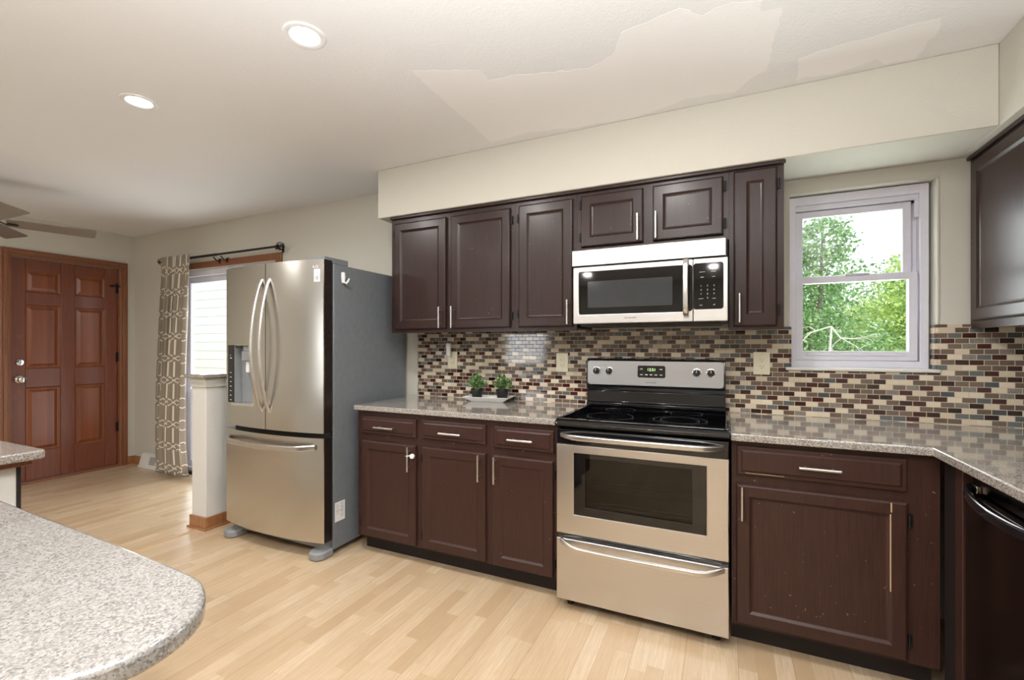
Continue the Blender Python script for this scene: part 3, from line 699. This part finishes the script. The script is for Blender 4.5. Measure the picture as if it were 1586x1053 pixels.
# ---------------------------------------------------------------- microwave
mw = thing('microwave', 'stainless steel over the range microwave with black glass door', 'microwave', (.378, -.2, 1.385))
MB().box(.002, .756, -.372, -.002, 1.392, 1.786).obj('body', M['black_rough'], mw, bevel=.003)
MB().prism_yz([(-.373, 1.700), (-.410, 1.700), (-.410, 1.782), (-.404, 1.787), (-.373, 1.787)], -.004, .748).obj('vent_panel', ST, mw, bevel=.002)
md = ring(MB(), .003, .6035, 1.390, 1.692, .032, -.412, -.374, .050, .026).obj('door', ST, mw, bevel=.003)
MB().prism_xz(rrect(.034, .602, 1.441, 1.666, .014), -.4145, -.378).obj('door_window', M['black_glass'], md)
MB().prism_xz(rrect(.084, .510, 1.474, 1.613, .004), -.4150, -.413).obj('window_mesh', plain('microwave window mesh', (.035, .038, .042), .10, coat=.5), md)
cp = MB().box(.6045, .757, -.412, -.374, 1.390, 1.692).obj('control_panel', ST, mw, bevel=.003)
kp = MB().prism_xz(rrect(.606, .738, 1.448, 1.670, .012), -.4142, -.410).obj('keypad', M['black_glass'], cp)
for i, row in enumerate((('1', '2', '3'), ('4', '5', '6'), ('7', '8', '9'), ('', '0', ''))):
    for j, ch in enumerate(row):
        if ch: text('key_lettering', ch, .010, (.640+.0285*j, -.4146, 1.557-.0195*i), M['print_white'], kp, align='CENTER')
for xx, zz, s_ in ((.640, 1.497, 'power'), (.697, 1.497, 'start'), (.640, 1.466, 'stop'), (.697, 1.466, 'off'), (.645, 1.625, 'popcorn'), (.695, 1.625, 'potato'), (.645, 1.600, 'pizza'), (.695, 1.600, 'melt')):
    text('key_lettering', s_, .0075, (xx, -.4146, zz), M['print_white'], kp, align='CENTER')
P = [(.573, -.412, 1.688), (.573, -.440, 1.684), (.573, -.455, 1.665)] + [(.573, -.457-.006*math.sin(PI*i/10), 1.655-.20*i/10) for i in range(11)] + [(.573, -.455, 1.443), (.573, -.440, 1.426), (.573, -.412, 1.422)]
MB().bar(P, (1, 0, 0), .013, .007).obj('handle', M['nickel'], md, bevel=.002)
text('lettering', 'FRIGIDAIRE', .011, (.305, -.4124, 1.413), M['ink'], md, align='CENTER', sx=1.1)
MB().box(.03, .73, -.365, -.05, 1.380, 1.392).obj('bottom_grille', M['black_rough'], mw, bevel=.002)

# ---------------------------------------------------------------- refrigerator
F = thing('refrigerator', 'stainless steel french door refrigerator with grey sides', 'refrigerator', (-1.83, -.4, 0))
fx0, fx1 = -2.305, -1.41; fc = (fx0+fx1)/2
MB().box(fx0, fx1, -.722, -.03, .035, 1.772).obj('case', M['fridge_side'], F, bevel=.004)
def yf(x):
    u = (x-fc)/((fx1-fx0)/2); return -.797-.046*(1-abs(u)**2.2)
def bowed(x0, x1, z0, z1, hole_=None, rnd=.0):
    b = MB(); yb = -.735; nx = 14; lo_x = [x0+(x1-x0)*i/nx for i in range(nx+1)]
    if hole_: lo_x = sorted(set([x for x in lo_x if abs(x-hole_[0]) > .006 and abs(x-hole_[1]) > .006] + [hole_[0], hole_[1]]))
    zs2 = [z0, z1] if not hole_ else [z0, hole_[2], hole_[3], z1]
    n = len(lo_x); vs = []; fs = []
    for z in zs2: vs += [(x, yf(x), z) for x in lo_x]
    for j in range(len(zs2)-1):
        for i in range(n-1):
            cx = (lo_x[i]+lo_x[i+1])/2
            if hole_ and hole_[0] < cx < hole_[1] and j == 1: continue
            fs.append((j*n+i, j*n+i+1, (j+1)*n+i+1, (j+1)*n+i))
    b.add(vs, fs)
    k = len(zs2)-1
    top = [(x, yf(x), z1) for x in lo_x] + [(x1, yb, z1), (x0, yb, z1)]; bot = [(x, yf(x), z0) for x in lo_x] + [(x1, yb, z0), (x0, yb, z0)]
    b.add(top, [tuple(range(len(top)))]); b.add(bot, [tuple(range(len(bot)-1, -1, -1))])
    for xx in (x0, x1):
        b.add([(xx, yf(xx), z0), (xx, yf(xx), z1), (xx, yb, z1), (xx, yb, z0)], [(0, 1, 2, 3)], 1)
    b.add([(x0, yb, z0), (x1, yb, z0), (x1, yb, z1), (x0, yb, z1)], [(0, 1, 2, 3)], 1)
    if hole_:
        a, c, p, q = hole_; yi = -.765
        b.add([(a, yf(a), p), (a, yf(a), q), (a, yi, q), (a, yi, p)], [(0, 1, 2, 3)], 2)
        b.add([(c, yf(c), p), (c, yf(c), q), (c, yi, q), (c, yi, p)], [(0, 1, 2, 3)], 2)
        b.add([(a, yf(a), p), (c, yf(c), p), (c, yi, p), (a, yi, p)], [(0, 1, 2, 3)], 2)
        b.add([(a, yf(a), q), (c, yf(c), q), (c, yi, q), (a, yi, q)], [(0, 1, 2, 3)], 2)
        b.add([(a, yi, p), (c, yi, p), (c, yi, q), (a, yi, q)], [(0, 1, 2, 3)], 2)
    return b
FS = [M['steel_fridge'], M['dark_side'], M['grey_plastic']]
LD = bowed(fx0, fc-.003, .752, 1.788, (-2.192, -1.985, .905, 1.275)).obj('door', FS, F)
RD = bowed(fc+.003, fx1, .752, 1.788).obj('door', FS, F)
DR = bowed(fx0, fx1, .100, .722).obj('freezer_drawer', FS, F)
MB().box(fx0+.01, fx1-.01, -.74, -.722, .722, .752).obj('door_gap', M['black_rough'], F, smooth=False)
for xx in (fx1, ):
    MB().cyl((xx-.0025, yf(xx)+.001, .101), (xx-.0025, yf(xx)+.001, .721), .003, 8).cyl((xx-.0025, yf(xx)+.001, .753), (xx-.0025, yf(xx)+.001, 1.787), .003, 8).obj('door_edge', M['chrome'], F)
# dispenser
MB().prism_xz(rrect(-2.252, -2.196, .900, 1.278, .004), yf(-2.196)-.003, yf(-2.252)+.02).obj('dispenser_keypad', M['black_glass'], LD)
b = MB()
for i in range(7): b.box(-2.232, -2.216, yf(-2.196)-.0038, yf(-2.196)-.0028, .915+.030*i, .919+.030*i)
b.box(-2.232, -2.224, yf(-2.196)-.0038, yf(-2.196)-.0028, 1.21, 1.214); b.box(-2.230, -2.214, yf(-2.196)-.0038, yf(-2.196)-.0028, 1.19, 1.196)
b.obj('keypad_marks', M['print_white'], LD)
MB().prism_xz([(-2.192, .882), (-1.972, .882), (-1.972, .906), (-2.192, .906)], yf(-2.1)-.012, -.77).obj('drip_tray', M['chrome'], LD, bevel=.004)
MB().box(-2.105, -2.035, yf(-2.07)+.004, -.770, 1.175, 1.238).box(-2.095, -2.045, yf(-2.07)+.010, -.770, 1.238, 1.272).obj('spout', M['grey_plastic'], LD, bevel=.004)
MB().box(-2.085, -2.055, yf(-2.07)+.020, -.770, 1.10, 1.172).obj('dispenser_paddle', M['white_plastic'], LD, bevel=.003)
def vbow(x, za, zb, y0, depth, n=24, lean=0):
    P = []
    for i in range(n+1):
        u = i/n; k = math.sin(PI*u)**.75 if 0 < u < 1 else 0
        P.append((x+lean*k, y0-depth*k, za+(zb-za)*u))
    return P
for x, par, ln in ((fc-.034, LD, -.004), (fc+.034, RD, .004)):
    n = 25
    MB().bar(vbow(x, .860, 1.690, yf(x)+.002, .075, lean=ln), (1, 0, 0), .0125, .008).obj('handle', M['nickel'], par, bevel=.002)
MB().bar([(fx0+.055+(fx1-fx0-.11)*i/24, yf(fx0+.055+(fx1-fx0-.11)*i/24)-.052*min(1, math.sin(PI*i/24)*3.2)-.006, .668-.008*math.sin(PI*i/24)) for i in range(25)], (0, 0, 1), .017, .008).obj('handle', M['nickel'], DR, bevel=.002)
for xx in (fx1-.16, fx0+.004): MB().box(xx, xx+.156, -.79, -.60, 1.7725, 1.808).obj('hinge_cover', M['fridge_side'], F, bevel=.004)
MB().box(fx0+.03, fx1-.03, -.76, -.70, .045, .098).obj('kick_grille', M['grey_plastic'], F, bevel=.003)
for xx in (fx0+.055, fx1-.055):
    MB().prism([(xx-.055, -.72), (xx-.055, -.80), (xx-.03, -.835), (xx+.03, -.835), (xx+.055, -.80), (xx+.055, -.72)], 0, .048).obj('foot', M['grey_plastic'], F, bevel=.010)
for xx in (fx0+.05, fx1-.05): MB().cyl((xx, -.10, 0), (xx, -.10, .037), .02, 12).obj('foot', M['grey_plastic'], F)
# stickers and logo on the right door, rating label and hook on the side
def on_door(x, extra=.0006): return yf(x)-extra
sl = math.atan2(yf(-1.43)-yf(-1.48), .05)
text('logo', 'LG', .022, (-1.482, on_door(-1.482, .003), 1.738), M['white_plastic'], RD, rot=(PI/2, 0, sl), sx=1.5)
o = MB().add([(-1.475, on_door(-1.475), 1.655), (-1.435, on_door(-1.435), 1.655), (-1.435, on_door(-1.435), 1.730), (-1.475, on_door(-1.475), 1.730)], [(0, 1, 2, 3)]).obj('warranty_sticker', M['white_plastic'], RD, smooth=False)
o.modifiers.new('thick', 'SOLIDIFY').thickness = .0006
text('lettering', '10', .030, (-1.473, on_door(-1.473, .003), 1.667), M['ink'], RD, rot=(PI/2, 0, sl), sx=.95)
text('lettering', 'YEAR', .010, (-1.470, on_door(-1.470, .003), 1.705), M['emit_label'], RD, rot=(PI/2, 0, sl), sx=.9)
lab = MB().box(fx1, fx1+.0008, -.712, -.632, .196, .315).obj('rating_label', M['white_plastic'], F, smooth=False)
b = MB()
for i in range(9): b.box(fx1+.0008, fx1+.0013, -.704, -.704+.018+.012*((i*7) % 3)/2, .297-.007*i, .299-.007*i)
for i in range(10): b.box(fx1+.0008, fx1+.0013, -.666, -.642, .300-.0088*i, .303-.0088*i + .002*(i % 3 == 0))
b.box(fx1+.0008, fx1+.0013, -.704, -.648, .258, .262)
b.obj('label_print', M['emit_label'], lab, smooth=False)
hk = MB(); hk.tube([(fx1+.003, -.650, 1.728), (fx1+.004, -.650, 1.70), (fx1+.006, -.650, 1.668), (fx1+.022, -.642, 1.660), (fx1+.034, -.636, 1.678), (fx1+.038, -.634, 1.692)], [.012, .014, .011, .008, .006, .004], 10)
tag(hk.obj('adhesive_hook', M['white_plastic'], org=(fx1, -.65, 1.65)), 'small white adhesive hook stuck high on the grey side of the fridge', 'hook')

# child lock on the first base cabinet handle
t = thing('child_lock', 'white plastic child lock clipped on the base cabinet handle beside the fridge', 'lock', (-.893, -.64, .622))
MB().lathe([(.010, 0), (.015, .003), (.015, .016), (.010, .020)], (-.890, -.628, .636), 14, 'y').obj('body', M['white_plastic'], t, bevel=.002)
MB().tube([(-.900, -.640, .640), (-.912, -.668, .640), (-.922, -.655, .638), (-.914, -.628, .636), (-.895, -.627, .634)], .003, 8).obj('strap', M['white_plastic'], t)

# ---------------------------------------------------------------- dishwasher (built facing -y, turned)
D = thing('dishwasher', 'dark stainless dishwasher under the side counter with curved bar handle', 'dishwasher', (0, 0, 0))
MB().box(.002, .600, .035, .56, .09, .872).obj('body', M['black_rough'], D, smooth=False)
MB().box(.02, .58, .09, .11, 0, .09).obj('toe_kick', M['toe'], D, smooth=False)
n = 12; vs = []; out = [(.002+.596*i/n, -.012*math.sin(PI*i/n)) for i in range(n+1)]
dd = MB().prism([(.598, .033), (.002, .033)] + out, .105, .800).obj('door', M['steel_dark'], D, bevel=.004)
MB().prism([(.598, .033), (.598, .018), (.002, .018), (.002, .033)], .803, .868).obj('control_strip', M['steel_dark'], D, bevel=.003)
MB().box(.030, .062, .005, .018, .806, .830).obj('badge', M['chrome'], D, bevel=.002)
MB().bar([(.012+.576*i/24, .010-.060*min(1, math.sin(PI*i/24)**.6 if 0 < i < 24 else 0), .812-.010*math.sin(PI*i/24)) for i in range(25)], (0, 0, 1), .016, .009).obj('handle', M['black'], dd, bevel=.003)
D.location = (1.455, -.803, 0); D.rotation_euler = (0, 0, -PI/2)

# ---------------------------------------------------------------- outlets, night light
def outlet(xc, zc, label):
    t = thing('wall_outlet', label, 'outlet', (xc, -.008, zc), 'ivory outlets on the mosaic backsplash')
    pl = MB().prism_xz(rrect(xc-.039, xc+.039, zc-.060, zc+.060, .004), -.0145, -.0085).obj('cover_plate', M['ivory'], t, bevel=.0015)
    MB().prism_xz(rrect(xc-.017, xc+.017, zc-.034, zc+.034, .003), -.0165, -.0140).obj('socket', M['ivory'], t, bevel=.0008)
    b = MB()
    for s_ in (-.017, .017):
        b.box(xc-.008, xc-.006, -.0169, -.0160, zc+s_-.002, zc+s_+.007); b.box(xc+.006, xc+.008, -.0169, -.0160, zc+s_-.002, zc+s_+.006); b.cyl((xc, -.0160, zc+s_-.008), (xc, -.0169, zc+s_-.008), .0025, 8)
    b.obj('slots', M['dark_slot'], t, smooth=False)
    MB().cyl((xc, -.014, zc+.048), (xc, -.0155, zc+.048), .003, 8).cyl((xc, -.014, zc-.048), (xc, -.0155, zc-.048), .003, 8).obj('screw', M['brass'], t)
    return t
outlet(-1.012, 1.172, 'ivory wall outlet with a white plug-in device behind the potted plants')
outlet(-.194, 1.168, 'ivory wall outlet on the mosaic just left of the range')
outlet(.922, 1.180, 'ivory wall outlet on the mosaic between the range and the window')
t = thing('plug_in_freshener', 'small white plug-in air freshener in the outlet nearest the fridge', 'air freshener', (-1.025, -.03, 1.18))
MB().lathe([(.016, 0), (.018, .010), (.0165, .045), (.020, .060), (.019, .082), (.012, .090)], (-1.025, -.044, 1.205), 16).obj('body', M['white_plastic'], t)
MB().lathe([(.012, 0), (.017, .004), (.017, .022), (.012, .028)], (-1.025, -.044, 1.176), 16).obj('refill', M['glass'], t)
MB().box(-1.036, -1.014, -.040, -.0172, 1.198, 1.222).obj('plug', M['white_plastic'], t, bevel=.002)

# ---------------------------------------------------------------- tray and potted plants
ca, sa = math.cos(math.radians(8)), math.sin(math.radians(8)); pc = (-.665, -.112)
def rot(x, y): return (pc[0]+x*ca-y*sa, pc[1]+x*sa+y*ca)
b = MB(); vs = []; z0 = .9082
for hx, hy, z in ((.100, .040, z0), (.108, .046, z0), (.158, .080, z0+.031), (.159, .080, z0+.034), (.106, .042, z0+.006), ):
    vs += [(*rot(-hx, -hy), z), (*rot(hx, -hy), z), (*rot(hx, hy), z), (*rot(-hx, hy), z)]
fs = [(i*4+j, i*4+(j+1) % 4, (i+1)*4+(j+1) % 4, (i+1)*4+j) for i in range(4) for j in range(4)] + [(3, 2, 1, 0), (16, 17, 18, 19)]
tag(b.add(vs, fs).obj('serving_plate', M['white'], org=(*pc, z0), bevel=.002), 'white rectangular plate with flared rim holding the two potted plants', 'plate')
def plant(px, label, seed):
    rnd = random.Random(seed); x, y = rot(px, 0); zb = z0+.0075
    t = thing('potted_plant', label, 'plant', (x, y, zb), 'potted plants on the white plate')
    MB().lathe([(.030, 0), (.031, .002), (.038, .058), (.042, .060), (.042, .073), (.038, .073), (.036, .066), (.006, .064)], (x, y, zb), 24).obj('pot', M['pot'], t)
    st = MB(); lf = MB(); c0 = Vector((x, y, zb+.065))
    for k in range(50):
        a = rnd.uniform(0, 2*PI); el = rnd.uniform(.38, 1.5); L = rnd.uniform(.062, .094)
        d = Vector((math.cos(a)*math.cos(el), math.sin(a)*math.cos(el)*.75, math.sin(el)*1.08))
        tip = c0 + d*L + Vector((0, 0, .004)); mid = c0.lerp(tip, .5) + Vector((0, 0, .01))
        st.tube([c0+Vector((d.x, d.y, 0))*.01, mid, tip], [.0013, .001, .0006], 5)
        for q in range(15):
            u = rnd.uniform(.35, 1.0); p = c0.lerp(mid, u*2) if u < .5 else mid.lerp(tip, u*2-1)
            dv = (Vector((rnd.gauss(0, 1), rnd.gauss(0, 1), rnd.gauss(.5, .8)))).normalized(); l = rnd.uniform(.012, .019); w = l*.42
            sd = dv.cross(Vector((rnd.random()-.5, rnd.random()-.5, rnd.random()))).normalized(); up_ = dv.cross(sd)*.15*l
            lf.add([p, p+dv*l*.45+sd*w+up_, p+dv*l, p+dv*l*.45-sd*w+up_], [(0, 1, 2, 3)])
    st.obj('stems', M['leaf_plant'], t); o = lf.obj('foliage', M['leaf_plant'], t, smooth=False)
plant(-.086, 'small bushy green plant in black pot, the one closer to the fridge', 3)
plant(.090, 'small bushy green plant in black pot, the one closer to the range', 4)

# ---------------------------------------------------------------- ceiling lights and fan
def downlight(x, y, label, visible=True):
    t = thing('recessed_light', label, 'ceiling light', (x, y, H), 'round recessed ceiling lights')
    MB().lathe([(.052, -.0005), (.055, -.004), (.068, -.007), (.076, -.005), (.078, 0), (.052, 0)], (x, y, H), 40).obj('trim_ring', M['white_plastic'], t)
    MB().lathe([(.001, -.0014), (.0515, -.0012), (.052, 0)], (x, y, H), 40).obj('diffuser', M['bulb'], t)
    l = lamp('recessed_light_beam', 'AREA', (x, y, H-.012), (0, 0, 0), 13.5, (1, .975, .94), shape='DISK', size=.11); return t
downlight(-.716, -1.530, 'lit recessed ceiling light nearer the range and wall cabinets')
downlight(-1.840, -1.530, 'lit recessed ceiling light nearer the dining area and ceiling fan')
for x, y in ((.40, -1.53), (-1.84, -3.3), (-.716, -3.3), (.40, -3.3), (-3.9, -3.6), (-1.3, -5.4), (.6, -5.4)): downlight(x, y, 'unseen recessed ceiling light added above the kitchen for brightness')  # unseen extra lights, added for soft even brightness
fx, fy, fz = -4.0, -1.461, 2.15
t = thing('ceiling_fan', 'ceiling fan with weathered grey brown wooden blades over the dining area', 'fan', (fx, fy, H))
MB().lathe([(.07, 0), (.065, -.03), (.02, -.05), (.012, -.05), (.012, -.20), (.012, -.21)], (fx, fy, H), 20).obj('downrod', M['black_iron'], t)
MB().lathe([(.02, .10), (.09, .09), (.11, .05), (.11, .0), (.07, -.03), (.02, -.04)], (fx, fy, fz), 28).obj('motor', M['black_iron'], t)
bl0 = MB(); pit = math.radians(14)
def blade(ang):
    b = MB(); ca_, sa_ = math.cos(ang), math.sin(ang); vs = []
    for r_, w in ((.14, .052), (.22, .062), (.60, .070), (.615, .066), (.62, .055)):
        for s_, th in ((-1, -.003), (1, -.003), (1, .003), (-1, .003)):
            lx, ly, lz = r_, s_*w*math.cos(pit), -s_*w*math.sin(pit)+th
            vs.append((fx+lx*ca_-ly*sa_, fy+lx*sa_+ly*ca_, fz+.01+lz))
    fs = [(i*4+j, i*4+(j+1) % 4, (i+1)*4+(j+1) % 4, (i+1)*4+j) for i in range(4) for j in range(4)] + [(3, 2, 1, 0), (16, 17, 18, 19)]
    return b.add(vs, fs).obj('blade', M['fan_wood'], t, bevel=.001)
for k in range(5):
    a = math.radians(72+72*k); bo = blade(a)
    MB().bar([(fx+r_*math.cos(a), fy+r_*math.sin(a), fz+z_) for r_, z_ in ((.09, .02), (.14, -.002), (.20, .000))], (-math.sin(a), math.cos(a), 0), .014, .004).obj('blade_bracket', M['black_iron'], bo)

# ---------------------------------------------------------------- curtain and rod, floor register
t = thing('curtain_rod', 'black iron curtain rod with wire cage finials above the patio door', 'curtain rod', (-3.55, -.08, 2.125))
MB().cyl((-4.40, -.08, 2.125), (-3.55, -.08, 2.125), .0125, 14).cyl((-3.55, -.08, 2.125), (-2.72, -.08, 2.125), .010, 14).obj('rod', M['black_iron'], t)
for xx, s_ in ((-4.43, -1), (-2.69, 1)):
    b = MB()
    for k in range(4):
        a = PI*k/4; b.tube([(xx+.034*math.cos(q*PI/10), -.08+.034*math.sin(q*PI/10)*math.cos(a), 2.125+.034*math.sin(q*PI/10)*math.sin(a)) for q in range(20)], .0028, 6, closed=True)
    b.lathe([(.012, -.012), (.018, -.006), (.018, .006), (.012, .012)], (xx-s_*.038, -.08, 2.125), 14, 'x'); b.cyl((xx-.03*s_, -.08, 2.125), (xx+.036*s_, -.08, 2.125), .004, 8)
    b.obj('finial', M['black_iron'], t)
for xx in (-3.60, -3.49, -2.755, -4.36):
    b = MB().tube([(xx, 0, 2.07 if -3.7 < xx < -3 else 2.115), (xx, -.05, 2.08 if -3.7 < xx < -3 else 2.112), (xx, -.078, 2.108)], .006, 8).box(xx-.012, xx+.012, -.022 if -3.7 < xx < -3 else -.006, 0, 2.055 if -3.7 < xx < -3 else 2.09, 2.10 if -3.7 < xx < -3 else 2.14); b.obj('bracket', M['black_iron'], t, bevel=.001)
# curtain sheet with pleats; UV = unrolled cloth width and height in metres
nz, nx = 44, 150; vs = []; uvs = []; width = 1.75
for j in range(nz+1):
    v = j/nz; z = .020+(2.150-.020)*(1-v)
    xa = -4.345-.085*v + .012*math.sin(v*7); xb = -3.865-.020*math.sin(v*PI*.9)-.10*v
    if v > .86: xb += (v-.86)*.30
    for i in range(nx+1):
        u = i/nx; amp = .008+.024*min(1, v*4)
        y = -.128 + amp*math.sin(2*PI*7*u+.6*math.sin(v*3+u*4)) + .006*math.sin(2*PI*17*u+v*2)
        x = xa+(xb-xa)*u + .010*math.sin(2*PI*7*u*2+v)*min(1, v*5)
        vs.append((x, y, z)); uvs.append((u*width+.07, z+.02))
fs = [(j*(nx+1)+i, j*(nx+1)+i+1, (j+1)*(nx+1)+i+1, (j+1)*(nx+1)+i) for j in range(nz) for i in range(nx)]
b = MB().add(vs, fs); cu = b.obj('curtain', M['curtain'], org=(-4.2, -.08, 2.1), angle=180)
ul = cu.data.uv_layers.new(name='UVMap')
for lp in cu.data.loops: ul.data[lp.index].uv = uvs[lp.vertex_index]
sm = cu.modifiers.new('cloth', 'SOLIDIFY'); sm.thickness = .0015
tag(cu, 'taupe curtain with cream trellis pattern hanging beside the patio door', 'curtain')
t = thing('baseboard_register', 'small white baseboard air register in the corner behind the curtain', 'vent', (-4.72, -.03, 0))
MB().prism_yz([(-.002, .0), (-.075, .0), (-.060, .02), (-.030, .135), (-.002, .145)], -4.88, -4.55).obj('housing', M['white_wall'], t, bevel=.004)
b = MB()
for i in range(5):
    f_ = .2+.14*i; b.box(-4.70, -4.60, -.062+.030*f_-.004, -.058+.030*f_, .02+.115*f_-.004, .02+.115*f_+.004)
b.obj('louver', M['grey_plastic'], t)

# ---------------------------------------------------------------- outside: yard, trees, neighbouring siding
struct(MB().box(-30, 30, .16, 40, -.35, -.25).obj('ground', M['grass'], smooth=False))
struct(MB().box(-6, -1.5, .16, 2.4, -.25, -.06).obj('patio_slab_ground', M['concrete'], smooth=False))
t = thing('neighbouring_house_wall', 'pale cream lap siding seen through the sliding glass door', 'siding wall', (-5.5, 2.6, -.25))
b = MB()
for k in range(26): b.prism_yz([(2.60, -.25+.16*k), (2.60-.010, -.25+.16*k), (2.60-.003, -.25+.16*(k+1)), (2.60, -.25+.16*(k+1))], -12, -2.2)
b.box(-12, -2.2, 2.60, 2.70, -.25, 3.9); b.obj('siding', M['siding'], t, smooth=False)
def tree(name, label, cat, x, y, h, blobs, n, mat, ls, seed, trunk=.09):
    rnd = random.Random(seed); t = thing(name, label, cat, (x, y, -.25), 'trees behind the kitchen window')
    tr = MB().tube([(x, y, -.25), (x+.05, y, h*.3), (x-.05, y+.05, h*.6), (x, y, h*.8)], [trunk, trunk*.8, trunk*.5, trunk*.2], 8)
    lf = MB()
    for bx, by, bz, br in blobs:
        tr.tube([(x, y, h*.25), ((x+bx)/2+.1, (y+by)/2, (h*.25+bz)/2+.1), (bx, by, bz)], [trunk*.5, trunk*.3, trunk*.1], 6)
    tot = sum(br**2 for *_, br in blobs)
    for bx, by, bz, br in blobs:
        m_ = int(n*br**2/tot); c = Vector((bx, by, bz))
        cl = [c + Vector((rnd.gauss(0, 1), rnd.gauss(0, 1), rnd.gauss(0, 1))).normalized()*br*rnd.uniform(.45, 1) for _ in range(max(4, m_//22))]
        for _ in range(m_):
            p = rnd.choice(cl)+Vector((rnd.gauss(0, 1), rnd.gauss(0, 1), rnd.gauss(0, 1)))*br*.13
            dv = Vector((rnd.gauss(0, 1), rnd.gauss(0, 1), rnd.gauss(-.2, .7))).normalized(); sd = dv.orthogonal().normalized(); sd.rotate(Matrix.Rotation(rnd.uniform(0, 2*PI), 3, dv)); l = ls*rnd.uniform(.6, 1.2)
            lf.add([p, p+dv*l*.5+sd*l*.3, p+dv*l, p+dv*l*.5-sd*l*.3], [(0, 1, 2, 3)])
    tr.obj('trunk', M['bark'], t); lf.obj('crown', mat, t, smooth=False)
tree('tree', 'large green leafy tree filling the left of the window view', 'tree', 1.7, 4.6, 3.2, [(1.3, 4.4, 1.2, .8), (1.7, 4.8, 2.1, .75), (1.2, 4.9, 2.6, .6), (2.2, 4.8, 1.1, .7), (1.95, 4.6, 2.75, .38), (1.0, 4.5, 1.8, .6), (1.8, 4.2, .5, .7)], 30000, M['leaf_tree'], .058, 11)
tree('tree', 'yellow green leafy tree in the right part of the window view', 'tree', 3.5, 6.4, 2.6, [(3.05, 6.4, 1.6, .6), (3.7, 6.5, 2.2, .7), (3.2, 6.4, .8, .75), (3.9, 6.5, 1.2, .8)], 24000, M['leaf_yellow'], .062, 12)
tree('tree', 'darker green tree standing further behind the others', 'tree', 2.6, 9.2, 3.4, [(2.0, 9.3, 1.6, 1.4), (3.4, 9.3, 1.6, 1.4), (4.9, 9.4, 1.5, 1.4), (1.3, 9.2, 3.4, .9), (4.6, 9.4, 2.9, .6), (2.8, 9.3, .2, 1.2)], 16000, M['leaf_tree'], .10, 13)
b = MB(); rnd = random.Random(5)
def twig(p, d, L, r, lv):
    q = p+d*L; mid = p.lerp(q, .5)+Vector((rnd.gauss(0, 1), rnd.gauss(0, 1), rnd.gauss(0, 1)))*L*.08; b.tube([p, mid, q], [r, r*.8, r*.5], 5)
    if lv:
        for _ in range(3): twig(mid.lerp(q, rnd.random()), (d+Vector((rnd.gauss(0, .7), rnd.gauss(0, .4), rnd.gauss(-.25, .6)))).normalized(), L*.65, r*.55, lv-1)
twig(Vector((2.05, 3.6, -.25)), Vector((-.10, 0, 1)), 1.75, .022, 0); twig(Vector((1.87, 3.6, 1.50)), Vector((.6, -.1, -.3)).normalized(), .34, .012, 2); twig(Vector((1.87, 3.6, 1.50)), Vector((-.7, 0, -.25)).normalized(), .26, .010, 1)
tag(b.obj('dead_branch', M['dead_twig'], org=(2.05, 3.6, -.25)), 'bare pale dead branch in front of the green trees outside', 'branch')
for o in bpy.data.objects:
    if '_o' in o: del o['_o']
